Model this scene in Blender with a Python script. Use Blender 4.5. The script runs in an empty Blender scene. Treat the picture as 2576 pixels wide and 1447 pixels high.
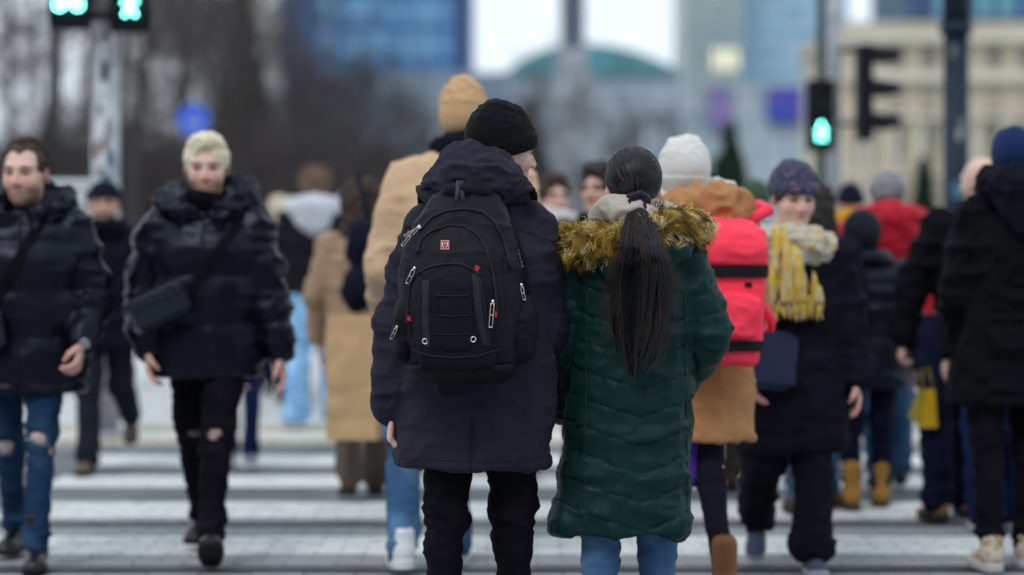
import bpy, math, random
import numpy as np
from mathutils import Vector, Matrix
from mathutils.bvhtree import BVHTree

random.seed(7); RNG = np.random.default_rng(7)
sc = bpy.context.scene
COL = sc.collection
R = math.radians

# ------------------------------------------------------------------ camera
# 85 mm lens 1.43 m above the road, horizon a little above mid-frame (lens shift keeps uprights upright)
FPX, CX, HY, CAMH = 6082.0, 1288.0, 552.0, 1.43          # in a 2576-px-wide picture
cam = bpy.data.cameras.new('camera')
cam.sensor_width = 36.0
cam.lens = 85.0
cam.shift_y = -(723.5 - HY) / 2576.0
cam.clip_start = 0.1; cam.clip_end = 3000
cam.dof.use_dof = True
cam.dof.focus_distance = 7.28
cam.dof.aperture_fstop = 1.32
cam_o = bpy.data.objects.new('camera', cam); COL.objects.link(cam_o)
cam_o.location = (0, 0, CAMH); cam_o.rotation_euler = (R(90), 0, 0)
sc.camera = cam_o

# ------------------------------------------------------------------ world: even overcast over a Nishita sky
SUN_EL, SUN_AZ = R(48), R(205)
w = bpy.data.worlds.new('World'); sc.world = w; w.use_nodes = True
nt = w.node_tree; nt.nodes.clear()
out = nt.nodes.new('ShaderNodeOutputWorld'); bg = nt.nodes.new('ShaderNodeBackground')
sky = nt.nodes.new('ShaderNodeTexSky'); sky.sky_type = 'NISHITA'; sky.sun_disc = False
sky.sun_elevation = SUN_EL; sky.sun_rotation = SUN_AZ; sky.air_density = 1.2; sky.dust_density = 4.0
mx = nt.nodes.new('ShaderNodeMixRGB'); mx.inputs[0].default_value = 0.88
mx.inputs[2].default_value = (8.8, 9.75, 10.6, 1)          # cloud deck, same everywhere
nt.links.new(sky.outputs[0], mx.inputs[1]); nt.links.new(mx.outputs[0], bg.inputs[0])
bg.inputs[1].default_value = 0.1
nt.links.new(bg.outputs[0], out.inputs[0])
sun = bpy.data.lights.new('sun', 'SUN'); sun.energy = 1.0; sun.angle = R(18); sun.color = (1, .97, .93)
sun_o = bpy.data.objects.new('sun', sun); COL.objects.link(sun_o)
_d = Vector((math.sin(SUN_AZ) * math.cos(SUN_EL), math.cos(SUN_AZ) * math.cos(SUN_EL), math.sin(SUN_EL)))
sun_o.rotation_euler = (-_d).to_track_quat('-Z', 'Y').to_euler(); sun_o.location = (0, 0, 30)
sc.view_settings.view_transform = 'Standard'; sc.view_settings.look = 'None'
sc.view_settings.exposure = 0.24; sc.view_settings.gamma = 1.0
sc.cycles.use_denoising = True
sc.cycles.max_bounces = 6; sc.cycles.transparent_max_bounces = 6
sc.cycles.sample_clamp_indirect = 6.0

def at(px, py, Y):
    return ((px - CX) * Y / FPX, Y, CAMH - (py - HY) * Y / FPX)
def X_(px, Y): return (px - CX) * Y / FPX
def Z_(py, Y): return CAMH - (py - HY) * Y / FPX

# ------------------------------------------------------------------ materials
MATS = {}
def mat(name, col, rough=.7, spec=.3, metal=0, emit=None, es=0, noise=None, bump=None, sheen=0, coat=0, sss=0, two=None, wave=None, mottle=None, tint=None):
    """noise=(scale, amount) value variation; bump=(scale, strength, dist); two=(colour, scale, lo, hi) second colour;
    wave=(scale, strength, axis) knit ribs"""
    if name in MATS: return MATS[name]
    m = bpy.data.materials.new(name); m.use_nodes = True; MATS[name] = m
    n = m.node_tree.nodes; l = m.node_tree.links; b = n['Principled BSDF']
    b.inputs['Base Color'].default_value = (*col, 1); b.inputs['Roughness'].default_value = rough
    b.inputs['Specular IOR Level'].default_value = spec; b.inputs['Metallic'].default_value = metal
    if tint: b.inputs['Specular Tint'].default_value = (*tint, 1)
    if sheen: b.inputs['Sheen Weight'].default_value = sheen; b.inputs['Sheen Roughness'].default_value = .5
    if coat: b.inputs['Coat Weight'].default_value = coat
    if sss:
        b.inputs['Subsurface Weight'].default_value = sss; b.inputs['Subsurface Radius'].default_value = (.012, .004, .002)
    if emit: b.inputs['Emission Color'].default_value = (*emit, 1); b.inputs['Emission Strength'].default_value = es
    tc = n.new('ShaderNodeTexCoord'); src = None
    if two:
        t = n.new('ShaderNodeTexNoise'); t.inputs['Scale'].default_value = two[1]; t.inputs['Detail'].default_value = 3
        l.new(tc.outputs['Object'], t.inputs['Vector'])
        r = n.new('ShaderNodeMapRange'); r.inputs[1].default_value = two[2]; r.inputs[2].default_value = two[3]
        l.new(t.outputs['Fac'], r.inputs[0])
        x = n.new('ShaderNodeMixRGB'); x.inputs[1].default_value = (*col, 1); x.inputs[2].default_value = (*two[0], 1)
        l.new(r.outputs[0], x.inputs[0]); src = x.outputs[0]
    if mottle:
        t = n.new('ShaderNodeTexVoronoi'); t.inputs['Scale'].default_value = mottle[0]
        l.new(tc.outputs['Object'], t.inputs['Vector'])
        rp = n.new('ShaderNodeValToRGB'); rp.color_ramp.interpolation = 'CONSTANT'
        sep = n.new('ShaderNodeSeparateColor'); l.new(t.outputs['Color'], sep.inputs[0]); l.new(sep.outputs[0], rp.inputs[0])
        cols = mottle[1]; el = rp.color_ramp.elements
        while len(el) < len(cols): el.new(.5)
        for i, c in enumerate(cols): el[i].position = i / len(cols); el[i].color = (*c, 1)
        src = rp.outputs[0]
    if noise:
        t = n.new('ShaderNodeTexNoise'); t.inputs['Scale'].default_value = noise[0]; t.inputs['Detail'].default_value = 5
        l.new(tc.outputs['Object'], t.inputs['Vector'])
        r = n.new('ShaderNodeMapRange'); r.inputs[1].default_value = .25; r.inputs[2].default_value = .75
        r.inputs[3].default_value = 1 - noise[1]; r.inputs[4].default_value = 1 + noise[1]
        l.new(t.outputs['Fac'], r.inputs[0])
        x = n.new('ShaderNodeMixRGB'); x.blend_type = 'MULTIPLY'; x.inputs[0].default_value = 1
        if src: l.new(src, x.inputs[1])
        else: x.inputs[1].default_value = (*col, 1)
        l.new(r.outputs[0], x.inputs[2]); src = x.outputs[0]
    if src: l.new(src, b.inputs['Base Color'])
    last = None
    if bump:
        t = n.new('ShaderNodeTexNoise'); t.inputs['Scale'].default_value = bump[0]; t.inputs['Detail'].default_value = 4
        l.new(tc.outputs['Object'], t.inputs['Vector'])
        bp = n.new('ShaderNodeBump'); bp.inputs['Strength'].default_value = bump[1]; bp.inputs['Distance'].default_value = bump[2]
        l.new(t.outputs['Fac'], bp.inputs['Height']); last = bp
    if wave:
        t = n.new('ShaderNodeTexWave'); t.inputs['Scale'].default_value = wave[0]; t.bands_direction = wave[2]
        t.inputs['Distortion'].default_value = .4
        l.new(tc.outputs['Object'], t.inputs['Vector'])
        bp = n.new('ShaderNodeBump'); bp.inputs['Strength'].default_value = wave[1]; bp.inputs['Distance'].default_value = .004
        l.new(t.outputs['Fac'], bp.inputs['Height'])
        if last: l.new(last.outputs[0], bp.inputs['Normal'])
        last = bp
    if last: l.new(last.outputs[0], b.inputs['Normal'])
    return m

# ------------------------------------------------------------------ mesh helpers
def mk(name, v, f, m=None, parent=None, smooth=True, loc=None, midx=None):
    v = np.asarray(v, np.float32); me = bpy.data.meshes.new(name)
    if isinstance(f, np.ndarray):
        f = f.astype(np.int32); k = f.shape[1]
        me.vertices.add(len(v)); me.vertices.foreach_set('co', v.ravel())
        me.loops.add(f.size); me.loops.foreach_set('vertex_index', f.ravel())
        me.polygons.add(len(f)); me.polygons.foreach_set('loop_start', np.arange(0, f.size, k, dtype=np.int32))
        me.update(calc_edges=True)
    else:
        me.from_pydata(v.tolist(), [], f)
    me.polygons.foreach_set('use_smooth', np.full(len(me.polygons), smooth))
    if m is not None:
        for x in (m if isinstance(m, (list, tuple)) else [m]): me.materials.append(x)
    if midx is not None: me.polygons.foreach_set('material_index', midx.astype(np.int32))
    me.update()
    o = bpy.data.objects.new(name, me); COL.objects.link(o)
    if parent: o.parent = parent
    if loc is not None: o.location = loc
    return o
def tag(o, label=None, cat=None, group=None, kind=None):
    if label: o['label'] = label
    if cat: o['category'] = cat
    if group: o['group'] = group
    if kind: o['kind'] = kind
    return o
def empty(name, loc, rz=0):
    o = bpy.data.objects.new(name, None); COL.objects.link(o); o.location = loc; o.rotation_euler = (0, 0, rz); o.empty_display_size = .1
    return o
def dup(o, loc=None, parent=None):
    c = o.copy(); COL.objects.link(c)
    if loc is not None: c.location = loc
    c.parent = parent
    return c

class MB:
    """collects boxes, prisms and tubes into one mesh"""
    def __init__(s): s.v = []; s.f = []
    def add(s, v, f):
        b = len(s.v); s.v += [tuple(map(float, x)) for x in v]; s.f += [tuple(int(i) + b for i in q) for q in f]; return s
    def box(s, lo, hi, bev=0):
        (x0, y0, z0), (x1, y1, z1) = lo, hi
        if bev <= 0:
            v = [(x, y, z) for z in (z0, z1) for y in (y0, y1) for x in (x0, x1)]
            return s.add(v, [(0, 2, 3, 1), (4, 5, 7, 6), (0, 1, 5, 4), (2, 6, 7, 3), (0, 4, 6, 2), (1, 3, 7, 5)])
        b = bev; v = []
        for z, q in ((z0, b), (z0 + b, 0), (z1 - b, 0), (z1, b)):
            v += [(x0 + q, y0 + q, z), (x1 - q, y0 + q, z), (x1 - q, y1 - q, z), (x0 + q, y1 - q, z)]
        f = [(3, 2, 1, 0), (12, 13, 14, 15)]
        for k in range(3):
            for i in range(4):
                j = (i + 1) % 4; f.append((4 * k + i, 4 * k + j, 4 * k + 4 + j, 4 * k + 4 + i))
        return s.add(v, f)
    def tube(s, pts, rad, n=10, cap=True):
        pts = np.array(pts, float); rad = np.broadcast_to(np.array(rad, float), (len(pts),))
        v, f = tubes(pts[None], rad[None], n, cap)
        return s.add(v, [tuple(q) for q in f])
    def cyl(s, c, r, z0, z1, n=20, r2=None):
        r2 = r if r2 is None else r2
        return s.tube([(c[0], c[1], z0), (c[0], c[1], z1)], [r, r2], n)
    def disc(s, c, r, t, axis='y', n=24, ri=0):
        """disc or ring of thickness t lying across an axis"""
        v = []; f = []
        for sgn in (-.5, .5):
            for rr in ([r] if ri == 0 else [r, ri]):
                for i in range(n):
                    a = 2 * math.pi * i / n; p = (rr * math.cos(a), rr * math.sin(a))
                    v.append((c[0] + p[0], c[1] + sgn * t, c[2] + p[1]) if axis == 'y' else (c[0] + p[0], c[1] + p[1], c[2] + sgn * t))
        if ri == 0:
            f = [tuple(range(n)), tuple(reversed(range(n, 2 * n)))]
            f += [(i, n + i, n + (i + 1) % n, (i + 1) % n) for i in range(n)]
        else:
            for i in range(n):
                j = (i + 1) % n
                f += [(i, j, n + j, n + i), (2 * n + i, 3 * n + i, 3 * n + j, 2 * n + j), (i, 2 * n + i, 2 * n + j, j), (n + i, n + j, 3 * n + j, 3 * n + i)]
        return s.add(v, f)
    def build(s, name, m=None, parent=None, smooth=False, loc=None):
        return mk(name, np.array(s.v), s.f, m, parent, smooth, loc)

def tubes(P, Rr, k=3, cap=False):
    """P (S,N,3) polylines, Rr (S,N) radii -> one vertex / quad array"""
    P = np.asarray(P, float); S, N, _ = P.shape
    T = np.gradient(P, axis=1); T /= np.linalg.norm(T, axis=2, keepdims=True) + 1e-9
    ref = np.where((np.abs(T[:, :1, 2:3]) > .9), np.array([1., 0, 0]), np.array([0, 0, 1.]))
    A = np.cross(T, np.broadcast_to(ref, T.shape)); A /= np.linalg.norm(A, axis=2, keepdims=True) + 1e-9
    B = np.cross(T, A)
    ang = np.arange(k) * 2 * math.pi / k
    V = P[:, :, None, :] + Rr[:, :, None, None] * (A[:, :, None, :] * np.cos(ang)[None, None, :, None] + B[:, :, None, :] * np.sin(ang)[None, None, :, None])
    idx = np.arange(S * N * k).reshape(S, N, k)
    q = np.stack([idx[:, :-1, :], np.roll(idx, -1, 2)[:, :-1, :], np.roll(idx, -1, 2)[:, 1:, :], idx[:, 1:, :]], -1).reshape(-1, 4)
    V = V.reshape(-1, 3)
    if cap:
        F = [tuple(x) for x in q]
        for s_ in range(S):
            F.append(tuple(idx[s_, 0, ::-1])); F.append(tuple(idx[s_, -1]))
        return V, F
    return V, q

# ------------------------------------------------------------------ implicit surfaces (smooth solid garments, heads, bags)
def cone(a, b, ra, rb, flat=None, mod=None, pad=.03):
    a = np.array(a, float); b = np.array(b, float); m = max(ra, rb) * 1.3 + pad
    lo = np.minimum(a, b) - m; hi = np.maximum(a, b) + m; ba = b - a; L2 = max(float(ba @ ba), 1e-9)
    def f(X, Y, Z):
        px, py, pz = X - a[0], Y - a[1], Z - a[2]
        t = np.clip((px * ba[0] + py * ba[1] + pz * ba[2]) / L2, 0, 1)
        qx, qy, qz = px - ba[0] * t, py - ba[1] * t, pz - ba[2] * t
        if flat is not None:
            n, s = flat; dn = (qx * n[0] + qy * n[1] + qz * n[2]) * (s - 1)
            qx, qy, qz = qx + dn * n[0], qy + dn * n[1], qz + dn * n[2]
        r = ra + (rb - ra) * t
        if mod is not None: r = r + mod(t, X, Y, Z)
        return np.sqrt(qx * qx + qy * qy + qz * qz) - r
    return lo, hi, f
def ell(c, r, M=None, pad=.03):
    c = np.array(c, float); r = np.array(r, float); m = max(r) + pad
    def f(X, Y, Z):
        x, y, z = X - c[0], Y - c[1], Z - c[2]
        if M is not None:
            x, y, z = (M[0][0] * x + M[1][0] * y + M[2][0] * z, M[0][1] * x + M[1][1] * y + M[2][1] * z, M[0][2] * x + M[1][2] * y + M[2][2] * z)
        x, y, z = x / r[0], y / r[1], z / r[2]
        k0 = np.sqrt(x * x + y * y + z * z); k1 = np.sqrt((x / r[0]) ** 2 + (y / r[1]) ** 2 + (z / r[2]) ** 2) + 1e-6
        return k0 * (k0 - 1) / k1
    return c - m, c + m, f
def loft(keys, p=2.3, mod=None, k=.012, pad=.04):
    K = np.array(sorted(keys), float); z = K[:, 0]
    zz = np.linspace(z[0], z[-1], 240); out = []
    for c in range(1, 5):
        y = K[:, c]; dl = np.diff(y) / np.diff(z); m = np.zeros(len(y)); m[0], m[-1] = dl[0], dl[-1]
        if len(y) > 2: m[1:-1] = np.where(dl[:-1] * dl[1:] > 0, 2 * dl[:-1] * dl[1:] / (dl[:-1] + dl[1:] + 1e-12 * (dl[:-1] + dl[1:] == 0)), 0)
        i = np.clip(np.searchsorted(z, zz, 'right') - 1, 0, len(z) - 2); hh = z[i + 1] - z[i]; t = (zz - z[i]) / hh
        out.append((2 * t ** 3 - 3 * t ** 2 + 1) * y[i] + (t ** 3 - 2 * t ** 2 + t) * hh * m[i] + (3 * t ** 2 - 2 * t ** 3) * y[i + 1] + (t ** 3 - t ** 2) * hh * m[i + 1])
    cx, cy, rx, ry = out; rx = np.maximum(rx, .005); ry = np.maximum(ry, .005)
    lo = np.array([(cx - rx).min(), (cy - ry).min(), z[0]]) - pad; hi = np.array([(cx + rx).max(), (cy + ry).max(), z[-1]]) + pad
    def f(X, Y, Z):
        zi = Z.ravel()
        g = [np.interp(zi, zz, q).reshape(Z.shape) for q in (cx, cy, rx, ry)]
        x = np.abs(X - g[0]) / g[2]; y = np.abs(Y - g[1]) / g[3]
        d = ((x ** p + y ** p) ** (1 / p) - 1) * np.minimum(g[2], g[3])
        if mod is not None: d = d - mod(X, Y, Z)
        e = np.maximum(z[0] - Z, Z - z[-1])
        h = np.maximum(k - np.abs(d - e), 0) / k
        return np.maximum(d, e) + h * h * k / 4
    return lo, hi, f
def boxp(c, hs, r=.01, M=None, pad=.03):
    c = np.array(c, float); hs = np.array(hs, float); m = np.linalg.norm(hs) + pad
    def f(X, Y, Z):
        x, y, z = X - c[0], Y - c[1], Z - c[2]
        if M is not None:
            x, y, z = (M[0][0] * x + M[1][0] * y + M[2][0] * z, M[0][1] * x + M[1][1] * y + M[2][1] * z, M[0][2] * x + M[1][2] * y + M[2][2] * z)
        x, y, z = np.abs(x) - hs[0] + r, np.abs(y) - hs[1] + r, np.abs(z) - hs[2] + r
        return np.sqrt(np.maximum(x, 0) ** 2 + np.maximum(y, 0) ** 2 + np.maximum(z, 0) ** 2) + np.minimum(np.maximum(np.maximum(x, y), z), 0) - r
    return c - m, c + m, f
def plane(n, d):       # keep side: n.p < d
    n = np.array(n, float)
    return np.full(3, -9.), np.full(3, 9.), lambda X, Y, Z: (n[0] * X + n[1] * Y + n[2] * Z - d)
def path(pts, rs, flat=None, mod=None):
    rs = [rs] * len(pts) if np.isscalar(rs) else rs
    return [cone(pts[i], pts[i + 1], rs[i], rs[i + 1], flat, mod) for i in range(len(pts) - 1)]

def solid(prims, h):
    """prims: list of (prim, k, op) with op u(nion) s(ubtract) i(ntersect) -> verts, quads"""
    us = [p for p, k, op in prims if op == 'u']
    lo = np.min([p[0] for p in us], 0) - 2 * h; hi = np.max([p[1] for p in us], 0) + 2 * h
    n = np.ceil((hi - lo) / h).astype(int) + 1
    ax = [lo[i] + h * np.arange(n[i]) for i in range(3)]
    F = np.full(n, .25, np.float32)
    for p, k, op in prims:
        a = np.maximum(np.floor((p[0] - k - lo) / h).astype(int), 0); b = np.minimum(np.ceil((p[1] + k - lo) / h).astype(int) + 1, n)
        if (b - a).min() <= 0: continue
        sl = tuple(slice(a[i], b[i]) for i in range(3))
        X = ax[0][sl[0]][:, None, None]; Y = ax[1][sl[1]][None, :, None]; Z = ax[2][sl[2]][None, None, :]
        d = p[2](X, Y, Z); A = F[sl]
        k = max(k, 1e-5)
        if op == 'u':
            e = np.maximum(k - np.abs(A - d), 0) / k; F[sl] = np.minimum(A, d) - e * e * k / 4
        else:
            if op == 's': d = -d
            e = np.maximum(k - np.abs(A - d), 0) / k; F[sl] = np.maximum(A, d) + e * e * k / 4
    F[0] = F[-1] = .25; F[:, 0] = F[:, -1] = .25; F[:, :, 0] = F[:, :, -1] = .25
    return nets(F, lo, h)

_C8 = [(0,0,0),(1,0,0),(0,1,0),(1,1,0),(0,0,1),(1,0,1),(0,1,1),(1,1,1)]
_E12 = [(0,1),(2,3),(4,5),(6,7),(0,2),(1,3),(4,6),(5,7),(0,4),(1,5),(2,6),(3,7)]
def nets(F, lo, h):
    ins = F < 0; nx, ny, nz = F.shape
    cnt = np.zeros((nx - 1, ny - 1, nz - 1), np.int8)
    for a, b, c in _C8: cnt += ins[a:nx - 1 + a, b:ny - 1 + b, c:nz - 1 + c]
    mixed = (cnt > 0) & (cnt < 8); ii = np.argwhere(mixed)
    idx = np.full(mixed.shape, -1, np.int64); idx[mixed] = np.arange(len(ii))
    i, j, k = ii.T
    vals = [F[i + a, j + b, k + c] for a, b, c in _C8]
    pos = np.zeros((len(ii), 3)); num = np.zeros(len(ii))
    for p, q in _E12:
        v0, v1 = vals[p], vals[q]; m = (v0 < 0) != (v1 < 0)
        t = np.where(m, v0 / np.where(m, v0 - v1, 1), 0)
        c0 = np.array(_C8[p], float); c1 = np.array(_C8[q], float)
        pos += m[:, None] * (c0 + (c1 - c0) * t[:, None]); num += m
    V = (ii + pos / num[:, None]) * h + lo
    Q = []
    for axis in range(3):
        sl0 = [slice(1, -1)] * 3; sl1 = [slice(1, -1)] * 3; sl0[axis] = slice(0, -1); sl1[axis] = slice(1, None)
        s0 = ins[tuple(sl0)]; s1 = ins[tuple(sl1)]; df = s0 != s1
        L = np.argwhere(df); off = [1, 1, 1]; off[axis] = 0; L = L + off
        x, y, z = L.T
        if axis == 0: q = [idx[x, y-1, z-1], idx[x, y, z-1], idx[x, y, z], idx[x, y-1, z]]
        elif axis == 1: q = [idx[x-1, y, z-1], idx[x-1, y, z], idx[x, y, z], idx[x, y, z-1]]
        else: q = [idx[x-1, y-1, z], idx[x, y-1, z], idx[x, y, z], idx[x-1, y, z]]
        q = np.stack(q, 1); keep = s0[df]
        q[~keep] = q[~keep][:, ::-1]; Q.append(q)
    return V, np.concatenate(Q)

def normals(V, Q):
    n = np.cross(V[Q[:, 2]] - V[Q[:, 0]], V[Q[:, 3]] - V[Q[:, 1]]); N = np.zeros_like(V)
    for c in range(4): np.add.at(N, Q[:, c], n)
    return N / (np.linalg.norm(N, axis=1, keepdims=True) + 1e-12)
def relax(V, Q, n=1, a=.5):
    for _ in range(n):
        A = np.zeros_like(V); c = np.zeros(len(V))
        for p, q in ((0, 1), (1, 2), (2, 3), (3, 0)):
            np.add.at(A, Q[:, p], V[Q[:, q]]); np.add.at(A, Q[:, q], V[Q[:, p]])
            np.add.at(c, Q[:, p], 1); np.add.at(c, Q[:, q], 1)
        V = V * (1 - a) + a * A / np.maximum(c, 1)[:, None]
    return V
_LAT = np.random.default_rng(3).random((64, 64, 64)).astype(np.float32)
def vn(P, s, seed=0):
    q = P * np.asarray(s) + seed * 7.31 + 100; i = np.floor(q).astype(int); t = q - i; t = t * t * (3 - 2 * t); i &= 63; j = (i + 1) & 63
    L = _LAT; x, y, z = t.T
    return ((L[i[:,0], i[:,1], i[:,2]] * (1-x) + L[j[:,0], i[:,1], i[:,2]] * x) * (1-y) + (L[i[:,0], j[:,1], i[:,2]] * (1-x) + L[j[:,0], j[:,1], i[:,2]] * x) * y) * (1-z) + \
           ((L[i[:,0], i[:,1], j[:,2]] * (1-x) + L[j[:,0], i[:,1], j[:,2]] * x) * (1-y) + (L[i[:,0], j[:,1], j[:,2]] * (1-x) + L[j[:,0], j[:,1], j[:,2]] * x) * y) * z
def wrinkle(V, Q, amp, sc_=(9, 9, 5), seed=0, fine=.35, wgt=None):
    """soft cloth folds: ridged noise pushed along the normal"""
    N = normals(V, Q)
    a = 1 - np.abs(2 * vn(V, sc_, seed) - 1); b = 1 - np.abs(2 * vn(V, np.array(sc_) * 2.3, seed + 5) - 1)
    c = vn(V, np.array(sc_) * 5.1, seed + 9)
    d = amp * (1.25 * (a ** 2.2 - .33) + fine * 1.6 * (b ** 2.2 - .33) + fine * .6 * (c - .5))
    if wgt is not None: d = d * wgt(V)
    return V + N * d[:, None]
def pucker(o, amp, sc_, seed, wgt):
    V = np.empty(len(o.data.vertices) * 3, np.float32); o.data.vertices.foreach_get('co', V); V = V.reshape(-1, 3).astype(float)
    Q = np.empty(len(o.data.polygons) * 4, np.int32); o.data.polygons.foreach_get('vertices', Q); Q = Q.reshape(-1, 4)
    V = wrinkle(V, Q, amp, sc_, seed, .5, wgt); o.data.vertices.foreach_set('co', V.astype(np.float32).ravel()); o.data.update()
def U(ps, k=.02): return [(p, k, 'u') for p in ps]
# ------------------------------------------------------------------ people: shared pieces
def skin_mat(name, base, red, beard):
    """skin whose beard shadow, redness and brows follow the 'tone' attribute (brows and eyes also carry painted brow-ridge shade)"""
    m = mat(name, base, .55, .28, sss=.1, bump=(300, .15, .0015)); n = m.node_tree.nodes; l = m.node_tree.links; b = n['Principled BSDF']
    at_ = n.new('ShaderNodeAttribute'); at_.attribute_name = 'tone'; sp = n.new('ShaderNodeSeparateColor'); l.new(at_.outputs['Color'], sp.inputs[0])
    tc = n.new('ShaderNodeTexCoord'); nz = n.new('ShaderNodeTexNoise'); nz.inputs['Scale'].default_value = 60; nz.inputs['Detail'].default_value = 4; l.new(tc.outputs['Object'], nz.inputs['Vector'])
    src = None
    for ch, c, jit in ((1, red, .5), (0, beard, .55), (2, (.035, .022, .017), .2)):
        mr = n.new('ShaderNodeMath'); mr.operation = 'MULTIPLY_ADD'; mr.inputs[1].default_value = jit; mr.inputs[2].default_value = 1 - jit * .5; l.new(nz.outputs['Fac'], mr.inputs[0])
        ml = n.new('ShaderNodeMath'); ml.operation = 'MULTIPLY'; ml.use_clamp = True; l.new(sp.outputs[ch], ml.inputs[0]); l.new(mr.outputs[0], ml.inputs[1])
        x = n.new('ShaderNodeMixRGB'); l.new(ml.outputs[0], x.inputs[0]); x.inputs[2].default_value = (*c, 1)
        if src: l.new(src, x.inputs[1])
        else: x.inputs[1].default_value = (*base, 1)
        src = x.outputs[0]
    l.new(src, b.inputs['Base Color']); return m
SKIN = {'fair': skin_mat('skin_fair', (.68, .47, .395), (.60, .27, .23), (.24, .15, .115)), 'pink': skin_mat('skin_pink', (.66, .44, .37), (.57, .235, .20), (.20, .115, .085)), 'red': skin_mat('skin_ruddy', (.67, .455, .38), (.58, .24, .20), (.30, .155, .095)), 'warm': skin_mat('skin_warm', (.56, .36, .28), (.48, .22, .17), (.17, .105, .08))}
BROW = 'dark'; BROW_L = 'fair'
def head_mesh():
    if 'head' not in MESHC:
        MESHC['head'] = build_head()
    return MESHC['head']
MESHC = {}
def build_head():
    p = [(ell((0, -.012, .03), (.076, .096, .086)), .0, 'u'), (ell((0, .022, -.035), (.062, .070, .080)), .04, 'u'),
         (ell((0, .052, -.085), (.040, .036, .028)), .03, 'u'), (ell((0, .075, -.1), (.02, .016, .016)), .02, 'u'),
         (ell((.036, .062, -.03), (.026, .026, .026)), .025, 'u'), (ell((-.036, .062, -.03), (.026, .026, .026)), .025, 'u'),
         (ell((0, .078, .028), (.054, .016, .012)), .02, 'u'), (cone((0, .09, .014), (0, .112, -.03), .007, .0125), .012, 'u'),
         (ell((.012, .1, -.033), (.009, .011, .008)), .008, 'u'), (ell((-.012, .1, -.033), (.009, .011, .008)), .008, 'u'),
         (ell((.033, .1, .006), (.022, .019, .0135)), .010, 's'), (ell((-.033, .1, .006), (.022, .019, .0135)), .010, 's'),
         (ell((.032, .078, .005), (.0135, .0135, .012)), .002, 'u'), (ell((-.032, .078, .005), (.0135, .0135, .012)), .002, 'u'),
         (ell((0, .089, -.057), (.023, .010, .0055)), .006, 'u'), (ell((0, .087, -.067), (.019, .010, .006)), .006, 'u')]
    for s in (1, -1):
        M = Matrix.Rotation(-s * .45, 3, 'Z')
        p += [(ell((s * .081, -.012, -.004), (.008, .021, .032), M), .008, 'u'), (ell((s * .089, -.006, 0), (.006, .012, .018), M), .006, 's')]
    p += U(path([(0, -.018, -.05), (0, -.03, -.12), (0, -.045, -.2)], [.056, .054, .064]), .03)
    V, Q = solid(p, .0045)
    return relax(V, Q, 1, .35), Q

def hand_mesh(curl):
    key = ('hand', curl)
    if key in MESHC: return MESHC[key]
    fl = (np.array([0, 1., 0]), 1.9)
    p = U([cone((0, 0, -.06), (0, 0, 0), .029, .027, (np.array([0, 1., 0]), 1.25)), cone((.018, 0, .018), (.022, 0, .08), .020, .021, fl),
           cone((-.016, 0, .018), (-.022, 0, .076), .020, .019, fl), cone((0, 0, .0), (0, 0, .075), .026, .028, fl)], .012)
    for i, (x, L) in enumerate(((.030, .072), (.0105, .080), (-.0095, .074), (-.029, .058))):
        a = 0.0; q = np.array([x, 0, .082]); pts = [q]
        spread = (x * 1.2)
        for s_, fr in enumerate((.45, .32, .23)):
            a += curl * (.75 + .12 * i) * (1.0 if s_ else .8)
            q = q + L * fr * np.array([spread * (1 - curl), -math.sin(a), math.cos(a)]); pts.append(q)
        p += U(path(pts, [.0095, .0088, .0082, .0072]), .005)
    t = [np.array(v) for v in ((.026, -.004, .012), (.047, -.012, .038), (.052, -.024 - .01 * curl, .066), (.046 - .02 * curl, -.034 - .02 * curl, .086))]
    p += U(path(t, [.015, .0125, .0105, .0085]), .010)
    V, Q = solid(p, .004); MESHC[key] = (relax(V, Q, 1, .3), Q)
    return MESHC[key]

def shoe_mesh(kind):
    key = ('shoe', kind)
    if key in MESHC: return MESHC[key]
    def sole_f(z0, z1, w):
        def f(X, Y, Z):
            t = np.clip((Y + .035) / .17, 0, 1); r = (.036 + .010 * np.sin(t * math.pi * .75)) * w
            d2 = np.sqrt((X) ** 2 + (Y - (-.035 + .17 * t)) ** 2) - r
            dz = np.abs(Z - (z0 + z1) / 2 - .012 * np.clip((Y - .11) / .06, 0, 1) ** 2) - (z1 - z0) / 2
            return np.maximum(d2, dz) + 0 * X
        return np.array([-.08, -.12, z0 - .02]), np.array([.08, .23, z1 + .04]), f
    top = {'boot': .13, 'sneaker': .035, 'hightop': .075, 'chunky': .035}[kind]
    wd = 1.1 if kind in ('boot', 'chunky') else 1.0
    up = U([ell((0, -.03, -.03), (.037 * wd, .045, .045)), cone((0, -.01, -.025), (0, .10, -.052), .040 * wd, .036 * wd), ell((0, .125, -.058), (.043 * wd, .055, .028 + (.008 if kind == 'boot' else 0))),
            cone((0, -.012, -.01), (0, -.016, top), .043, .050 if kind == 'boot' else .045)], .025)
    up.append((plane((0, 0, -1), .074), .004, 'i'))
    up.append((ell((0, -.01, top + .02), (.034, .04, .02 + .01)), .004, 's'))
    a = solid(up, .006); a = (relax(*a, 1, .4), a[1])
    zt = -.05 if kind == 'chunky' else -.062
    b = solid([(sole_f(-.09, zt, 1.08 * wd), .004, 'u')], .006); b = (relax(*b, 1, .4), b[1])
    MESHC[key] = (a, b)
    return MESHC[key]

def xf(V, M):
    M = np.array(M); return V @ M[:3, :3].T + M[:3, 3]

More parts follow.
